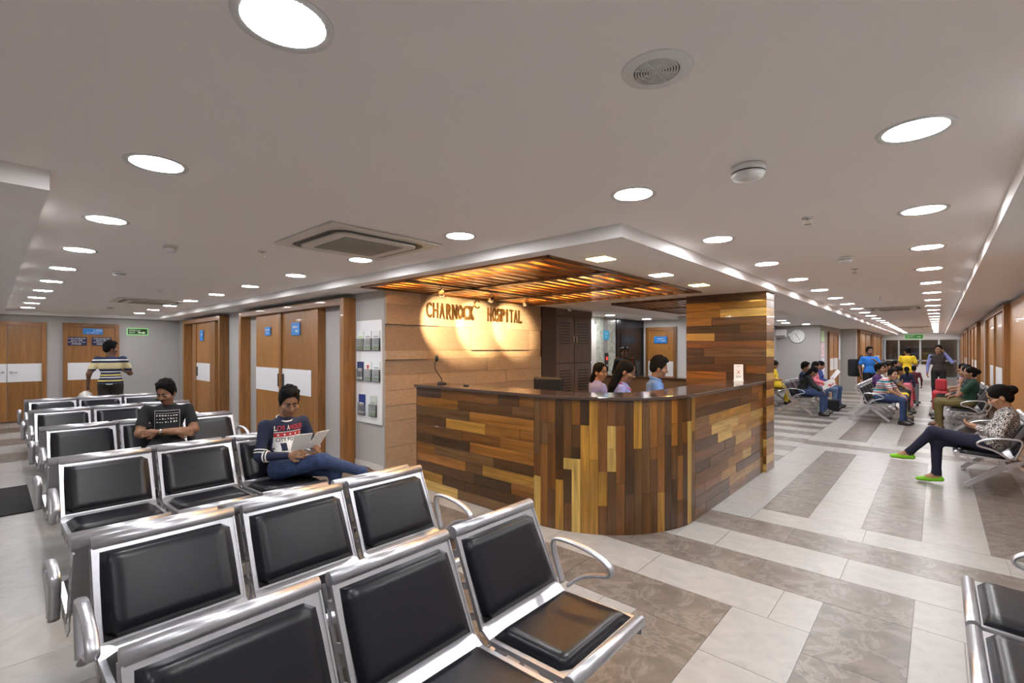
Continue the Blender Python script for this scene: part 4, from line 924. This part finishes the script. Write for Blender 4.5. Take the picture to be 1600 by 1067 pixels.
for s, sg in (('L',1),('R',-1)):
    for q in range(4):
        c = g['sh'+s]+(g['el'+s]-g['sh'+s])*(.80+.09*q) if q < 2 else g['el'+s]+(g['wr'+s]-g['el'+s])*(.06+.1*(q-1)); d = (g['el'+s]-g['sh'+s]) if q < 2 else (g['wr'+s]-g['el'+s]); d = Vector(d).normalized(); u = d.orthogonal().normalized(); v_ = d.cross(u); rad = .051 if q < 2 else .046
        MB().tube([Vector(c)+u*rad*math.cos(a)+v_*rad*math.sin(a) for a in [2*math.pi*i/18 for i in range(18)]], .006, 6, True).build('sleeve_stripe', C_white, r)
pp = empty('reading_papers', (-4.03, 1.85, .80), math.radians(6), 'open white papers held by the man in navy', 'papers'); 
for s, tl in ((-1, .5), (1, -.5)):
    o = MB().box(-.002,.002,-.145 if s < 0 else .0, .0 if s < 0 else .145, -.06,.13).build('sheet', M_paper, pp, rot=(0, math.radians(38), math.radians(14*s)))
# -- man in the black T-shirt, arms folded
r, b, g = person('person', (-6.36, 1.32, 0), math.radians(-14), 'sit', 'seated man in a black printed T-shirt with folded arms', C_black, cloth('black_jeans', (.015,.015,.02)), C_shoe, 'mid', 'short', 'short', (-28, 24, 0), res=.012, hres=.0055, moustache=True,
    J=dict(head=(.05,-.01,1.135), neck=(-.02,0,1.0), chest=(-.03,0,.85), waist=(.02,0,.67), shL=(-.02,.19,.95), shR=(-.02,-.19,.95), elL=(.12,.25,.72), elR=(.12,-.24,.72), wrL=(.24,-.09,.74), wrR=(.21,.10,.71)),
    handdir={'L': ((.05,-1,-.1),(-1,0,-.2)), 'R': ((.05,1,-.1),(-1,0,-.1))}, curl=.5)
rg2 = random.Random(3); pr = [('print_bar', rect(-.11,.11,.055-.03*q,.058-.03*q,.001), C_white) for q in (0, 1)]
for q in range(3): pr += [('print_stroke', rect(-.10+.025*i+rg2.uniform(0,.006), -.092+.025*i+rg2.uniform(.002,.012), -.005-.035*q, .014-.035*q-rg2.uniform(0,.012), .001), C_white) for i in range(8)]
pr += [('print_edge', rect(s*.112-.0015, s*.112+.0015, -.16, .06, .001), C_white) for s in (-1,1)]
project(b, pr, (0, 0, .885), 0)
wt = MB().lathe([(.031,-.011),(.033,0),(.031,.011)], 18).build('wristwatch', M_chrome, r); d = Vector(g['wrL']-g['elL']).normalized(); wt.location = Vector(g['wrL'])-d*.035; wt.rotation_euler = d.to_track_quat('Z','X').to_euler()
# -- man in the striped shirt, standing with a bag
SB = (.015,.02,.06)
W_, Y_, K_ = (.7,.7,.7), (.62,.50,.12), (.62,.53,.30)
STW = stripes('striped_shirt_upper', [(z/2, c) for z, c in ((0,SB),(.935,W_),(.955,SB),(1.0,Y_),(1.02,SB),(1.06,W_),(1.075,SB),(1.10,Y_),(1.12,SB),(1.16,W_),(1.178,SB),(1.22,K_),(1.335,SB),(1.375,W_),(1.392,SB))], 2.0)
r, b, g = person('person', (-11.45, 1.5, 0), math.radians(165), 'stand', 'standing man in a navy and yellow striped shirt seen from behind', STW, C_dark, C_shoe, 'dark', 'short', 'short', (-62, 5, 0), scale=1.02, girth=1.1, res=.016, hres=.008, J=dict(wrL=(.04,.32,.94), elL=(-.05,.29,1.14), elR=(.10,-.27,1.13), wrR=(.26,-.10,1.22)), curl=1.2)
bg = empty('carrier_bag', (-11.43, 1.15, .295), math.radians(165), 'white cloth carrier bag held by the man in stripes', 'bag')
MB().lathe([(.03,.56),(.12,.53),(.19,.45),(.2,.2),(.16,0)], 14).build('sack', mat('bag_cloth', (.55,.52,.47), .8, bump=.5, vscale=14), bg).scale = (1,.6,1)
MB().tube([(.0,-.04,.50),(0,-.03,.56),(0,.03,.56),(0,.04,.50)], .008, 6).build('handle', mat('bag_cloth'), bg)
# -- woman on the right with lime shoes
M_knit = patterned('knit_pattern', (.62,.60,.58), (.03,.028,.03), 95, .85, .5)
r, b, g = person('person', (.46, 7.62, 0), math.pi, 'sit', 'seated woman in patterned grey jumper and lime green shoes using a phone', M_knit, cloth('dark_indigo', (.010,.012,.035)), C_lime, 'light', 'long', 'bun', (5, 28, 0), res=.012, hres=.0055, extra=[('e', (V3(.0,0,.575), V3(.15,.185,.115), np.eye(3)), 'top')], female=True, sole='flat',
    J=dict(pel=(.02,0,.54), waist=(-.03,0,.66), chest=(-.11,0,.80), neck=(-.12,0,.955), head=(-.055,0,1.075), shL=(-.12,.165,.90), shR=(-.12,-.165,.90), elL=(-.03,.24,.66), elR=(-.03,-.23,.66), wrL=(.13,.07,.72), wrR=(.13,-.06,.72),
           hipL=(.05,.09,.53), hipR=(.05,-.09,.53), knR=(.47,-.04,.515), anR=(.47,-.03,.10), toR=(.64,-.03,.03), knL=(.50,.03,.63), anL=(.73,-.02,.33), toL=(.89,-.03,.27)), handdir={'L': ((.9,-.25,.25),(-.1,-.5,.8)), 'R': ((.9,.25,.25),(-.1,.5,.8))}, curl=.8)
MB().tube([(-.05+.03*math.cos(a), .082, 1.03+.03*math.sin(a)) for a in [2*math.pi*i/16 for i in range(16)]], .003, 6, True).build('hoop_earring', mat('gold', (.8,.6,.3), .25, 1), r)
ph = MB().box(-.07,.07,-.036,.036,-.004,.004).build('mobile_phone', M_black, loc=(.46-.245, 7.615, .775), rot=(0, math.radians(28), 0), bevel=.003); tag(ph, 'black mobile phone in the hands of the woman in green shoes', 'phone')
# -- reception staff
Z0 = .12
r, b, g = person('person', (-3.52, 5.72, .10), math.radians(60), 'sit', 'reception woman in a lavender shirt with tied hair, seen from behind', C_lav, C_dark, C_shoe, 'mid', 'short', 'tail', (-70, 8, 0), res=.016, hres=.007, female=True)
r, b, g = person('person', (-2.72, 4.98, .16), math.radians(25), 'sit', 'reception woman with glasses and lanyard looking down at the desk', C_lav, C_dark, C_shoe, 'mid', 'short', 'long', (-5, 22, 0), res=.014, hres=.006, female=True, specs=True)
MB().tube([tuple(g['neck']+V3(.075*math.cos(a)+.03, .075*math.sin(a), -.03-.05*math.cos(a))) for a in [2*math.pi*i/20 for i in range(20)]], .008, 6, True).build('lanyard', C_red, r)
r, b, g = person('person', (-2.56, 5.5, .19), math.radians(32), 'sit', 'reception man in a sky blue collared shirt facing right', C_sky, C_dark, C_shoe, 'mid', 'short', 'short', (0, 14, 0), res=.014, hres=.006)
MB().tube([tuple(g['neck']+V3(.062*math.cos(a)+.008, .066*math.sin(a), .0-.022*math.cos(a))) for a in [2*math.pi*i/20 for i in range(20)]], .016, 8, True).build('collar', C_sky, r)
r, b, g = person('person', (-5.25, 9.6, 0), math.radians(-62), 'stand', 'security guard in dark uniform and beret standing by the lift', cloth('uniform', (.012,.013,.02)), cloth('uniform'), C_shoe, 'dark', 'long', 'short', (10, 0, 0), res=.02, hres=.009, scale=.97)
bt = MB().lathe([(.0,.05),(.07,.045),(.115,.02),(.11,.0),(.09,-.015)], 20).build('beret', M_black, r, tuple(g['head']+V3(-.01,0,.085))); bt.scale = (1.05,.95,1)
MB().tube([tuple(g['shL']+V3(.05,-.02,.05)), tuple(g['shL']+V3(.10,.01,-.05)), tuple(g['shL']+V3(.10,-.02,-.17)), tuple(g['shL']+V3(.09,-.07,-.05))], .008, 6).build('lanyard_cord', mat('cord_red', (.5,.06,.03), .6), r)
for s in (-1,1): MB().box(-.04,.04,-.05,.05,0,.012).build('epaulette', mat('cord_gold', (.5,.3,.05), .5), r, (0, s*.16, 1.455))
# -- waiting crowd in the right corridor
def sit(x, y, rz, label, top, pants, **k):
    k.setdefault('scale', .93); J = dict(SIT); J.update(k.get('J') or {})           # seat stays at bench height, shins reach the floor
    for q in ('anL','anR','toL','toR'): J[q] = (J[q][0], J[q][1], J[q][2]-.042)
    k['J'] = J
    k.setdefault('res', .024); k.setdefault('hres', .0095); k.setdefault('shoe', C_shoe); sh = k.pop('shoe')
    return person('person', (x, y, .039), math.radians(rz), 'sit', label, top, pants, sh, **k)
def stand(x, y, rz, label, top, pants, **k):
    k.setdefault('res', .024); k.setdefault('hres', .0095); k.setdefault('shoe', C_shoe); sh = k.pop('shoe')
    return person('person', (x, y, 0), math.radians(rz), 'stand', label, top, pants, sh, **k)
LEAN = dict(chest=(.10,0,.87), neck=(.20,0,1.00), head=(.29,0,1.09), shL=(.17,.17,.95), shR=(.17,-.17,.95), waist=(.05,0,.69), elL=(.30,.22,.72), elR=(.30,-.22,.72), wrL=(.47,.08,.60), wrR=(.47,-.08,.60))
sit(-3.60, 15.6, -5, 'woman in a bright yellow sari beside the wooden column', C_yel, C_yel, skirt=C_yel, female=True, hair='bun', head=(0,30,0), skin='mid', J=dict(anL=(.38,.11,.09), anR=(.38,-.11,.09), toL=(.51,.13,.035), toR=(.51,-.13,.035)))
sit(-2.52, 13.5, 5, 'woman in black with long loose hair bending over jeans', C_black, C_jean, female=True, hair='long', head=(0,38,0), J=LEAN, sleeve='long')
sit(-2.55, 14.1, 0, 'man in dark blue half hidden behind the long-haired woman', C_navy, C_jean, head=(10,10,0), sleeve='long')
sit(-2.50, 15.25, 0, 'girl in a pink top and light jeans with dark headscarf', C_pink, C_jeanl, female=True, hair='long', head=(5,10,0), sleeve='long', skin='mid')
sit(-2.48, 15.85, 0, 'person in a blue scarf and jeans reading a white paper', cloth('royal_blue', (.03,.05,.22)), C_jean, female=True, hair='long', head=(0,20,0), sleeve='long')
stand(-1.47, 17.1, -60, 'standing man in a blue T-shirt with a backpack on one shoulder', C_blue, C_black, head=(0,0,0), scale=.97, J=dict(elL=(.10,.26,1.16), wrL=(.20,.05,1.33)), skin='dark')
SP = stripes('polo_stripes', [(0,(.62,.6,.58)),(.14,(.05,.08,.2)),(.22,(.62,.6,.58)),(.36,(.45,.05,.08)),(.46,(.62,.6,.58)),(.58,(.04,.30,.32)),(.72,(.04,.05,.10)),(.82,(.62,.6,.58)),(.9,(.45,.05,.08))], .20, 2, 0)
sit(-.98, 13.15, -8, 'seated man leaning forward in a multi-striped polo shirt', SP, C_jean, J=LEAN, head=(-40,0,0), girth=1.1, res=.018, hres=.008, skin='light')
sit(-1.00, 13.72, -5, 'seated man in a purple shirt leaning back', C_purple, C_jean, head=(-20,0,0), sleeve='long', res=.02)
sit(-1.0, 14.3, 0, 'seated woman in a white top with mustard trousers', C_white, C_yel, female=True, hair='bun', head=(0,5,0), shoe=C_brownshoe)
sit(-1.05, 15.0, 0, 'seated woman in dark clothes with pulled back hair', C_black, C_dark, female=True, hair='bun', head=(0,5,0))
sit(-1.0, 15.6, 0, 'seated woman in grey with long black hair', C_grey, C_dark, female=True, hair='long', head=(10,5,0), J=LEAN)
sit(-1.05, 16.2, 0, 'seated woman in patterned shawl beyond the grey one', patterned('shawl', (.25,.2,.15), (.5,.42,.35), 30), C_dark, female=True, hair='bun', head=(20,0,0))
stand(-.62, 16.6, 100, 'child in a dark blue jacket with red hood and pink skirt', C_navy, C_pink, skirt=C_pink, female=True, hair='tail', scale=.66, sleeve='long', head=(0,10,0))
stand(-.50, 17.6, 95, 'smaller child in maroon top and grey trousers', cloth('maroon', (.09,.01,.02)), C_grey, hair='short', scale=.66, sleeve='long')
stand(-.72, 19.6, 80, 'standing woman in a bright yellow tunic seen from behind', C_yel, C_yel, skirt=C_yel, female=True, hair='bun', scale=.97, head=(40,25,0), J=dict(elL=(.05,.26,1.12), wrL=(.22,.1,1.18), elR=(.05,-.26,1.12), wrR=(.22,-.1,1.18)))
sit(-.95, 18.6, -30, 'woman in yellow seated beyond the standing tunic woman', C_yel, C_red, female=True, hair='bun', head=(0,0,0))
stand(.02, 19.2, -100, 'standing man in a dark waistcoat talking on a phone', C_lav, C_black, sleeve='long', vest=cloth('waistcoat', (.03,.022,.02)), head=(0,0,0), J=dict(elL=(.1,.33,1.22), wrL=(.09,.14,1.52)), skin='mid')
sit(.48, 12.75, 180, 'woman in a dark green kurta resting her chin on her hand', C_green, C_khaki, skirt=None, female=True, hair='bun', head=(10,0,0), skin='mid', res=.018, hres=.008, shoe=C_brownshoe, sole='flat', J=dict(elL=(.20,.2,.72), wrL=(.16,.07,.98), knL=(.5,.08,.55), elR=(.15,-.22,.74), wrR=(.3,-.02,.68)))
sit(.44, 13.35, 176, 'woman in a black patterned shawl with khaki trousers', patterned('dark_shawl', (.012,.014,.016), (.12,.15,.13), 26, pos=.6), C_khaki, female=True, hair='long', head=(15,0,0), res=.02, sleeve='long', shoe=C_brownshoe, sole='flat')
sit(.48, 14.6, 180, 'woman in a maroon top leaning on the farther right bench', cloth('dusty_maroon', (.14,.05,.06)), C_dark, female=True, hair='bun', head=(15,0,0))
sit(.44, 15.3, 180, 'woman in red and lilac at the far right bench', cloth('lilac', (.35,.2,.35)), C_red, skirt=C_red, female=True, hair='long', head=(10,5,0))
# -- things the crowd holds
def thing(name, mb, m, loc, rot_, label, cat, bevel=0): o = mb.build(name, m, loc=loc, rot=rot_, bevel=bevel); return tag(o, label, cat)
thing('white_paper', MB().box(-.15,.15,-.105,.105,-.002,.002), M_paper, (-2.12, 15.80, .90), (math.radians(35), math.radians(-55), 0), 'white paper held up by the person in a blue scarf', 'paper')
thing('folder', MB().box(-.15,.15,-.11,.11,-.006,.006), patterned('folder_print', (.7,.68,.66), (.45,.06,.08), 8, pos=.58), (-1.93, 13.40, .78), (math.radians(50), math.radians(-30), 0), 'white and red folder on the lap of the woman in black', 'folder')
thing('handbag', MB().box(-.16,.16,-.1,.1,0,.30), C_black, (-2.05, 14.75, 0), (0,0,.2), 'black bag standing on the floor by the pink girl', 'bag', .04)
thing('handbag', MB().box(-.17,.17,-.1,.1,0,.26), C_red, (.06, 14.6, .668), (0,0,1.57), 'red bag on the lap of the woman at the right bench', 'bag', .04)
bk = empty('backpack', (-1.82, 17.20, .80), math.radians(-60), 'black backpack hanging from the shoulder of the man in blue', 'backpack')
MB().box(-.12,.10,-.16,.16,0,.52).build('pack', C_black, bk, bevel=.05); MB().box(-.16,-.10,-.12,.12,.05,.25).build('pocket', C_black, bk, bevel=.02); MB().tube([(.08,.05,.49),(.15,.06,.59),(.22,.065,.625),(.28,.065,.615)], .014, 8).build('strap', C_black, bk)
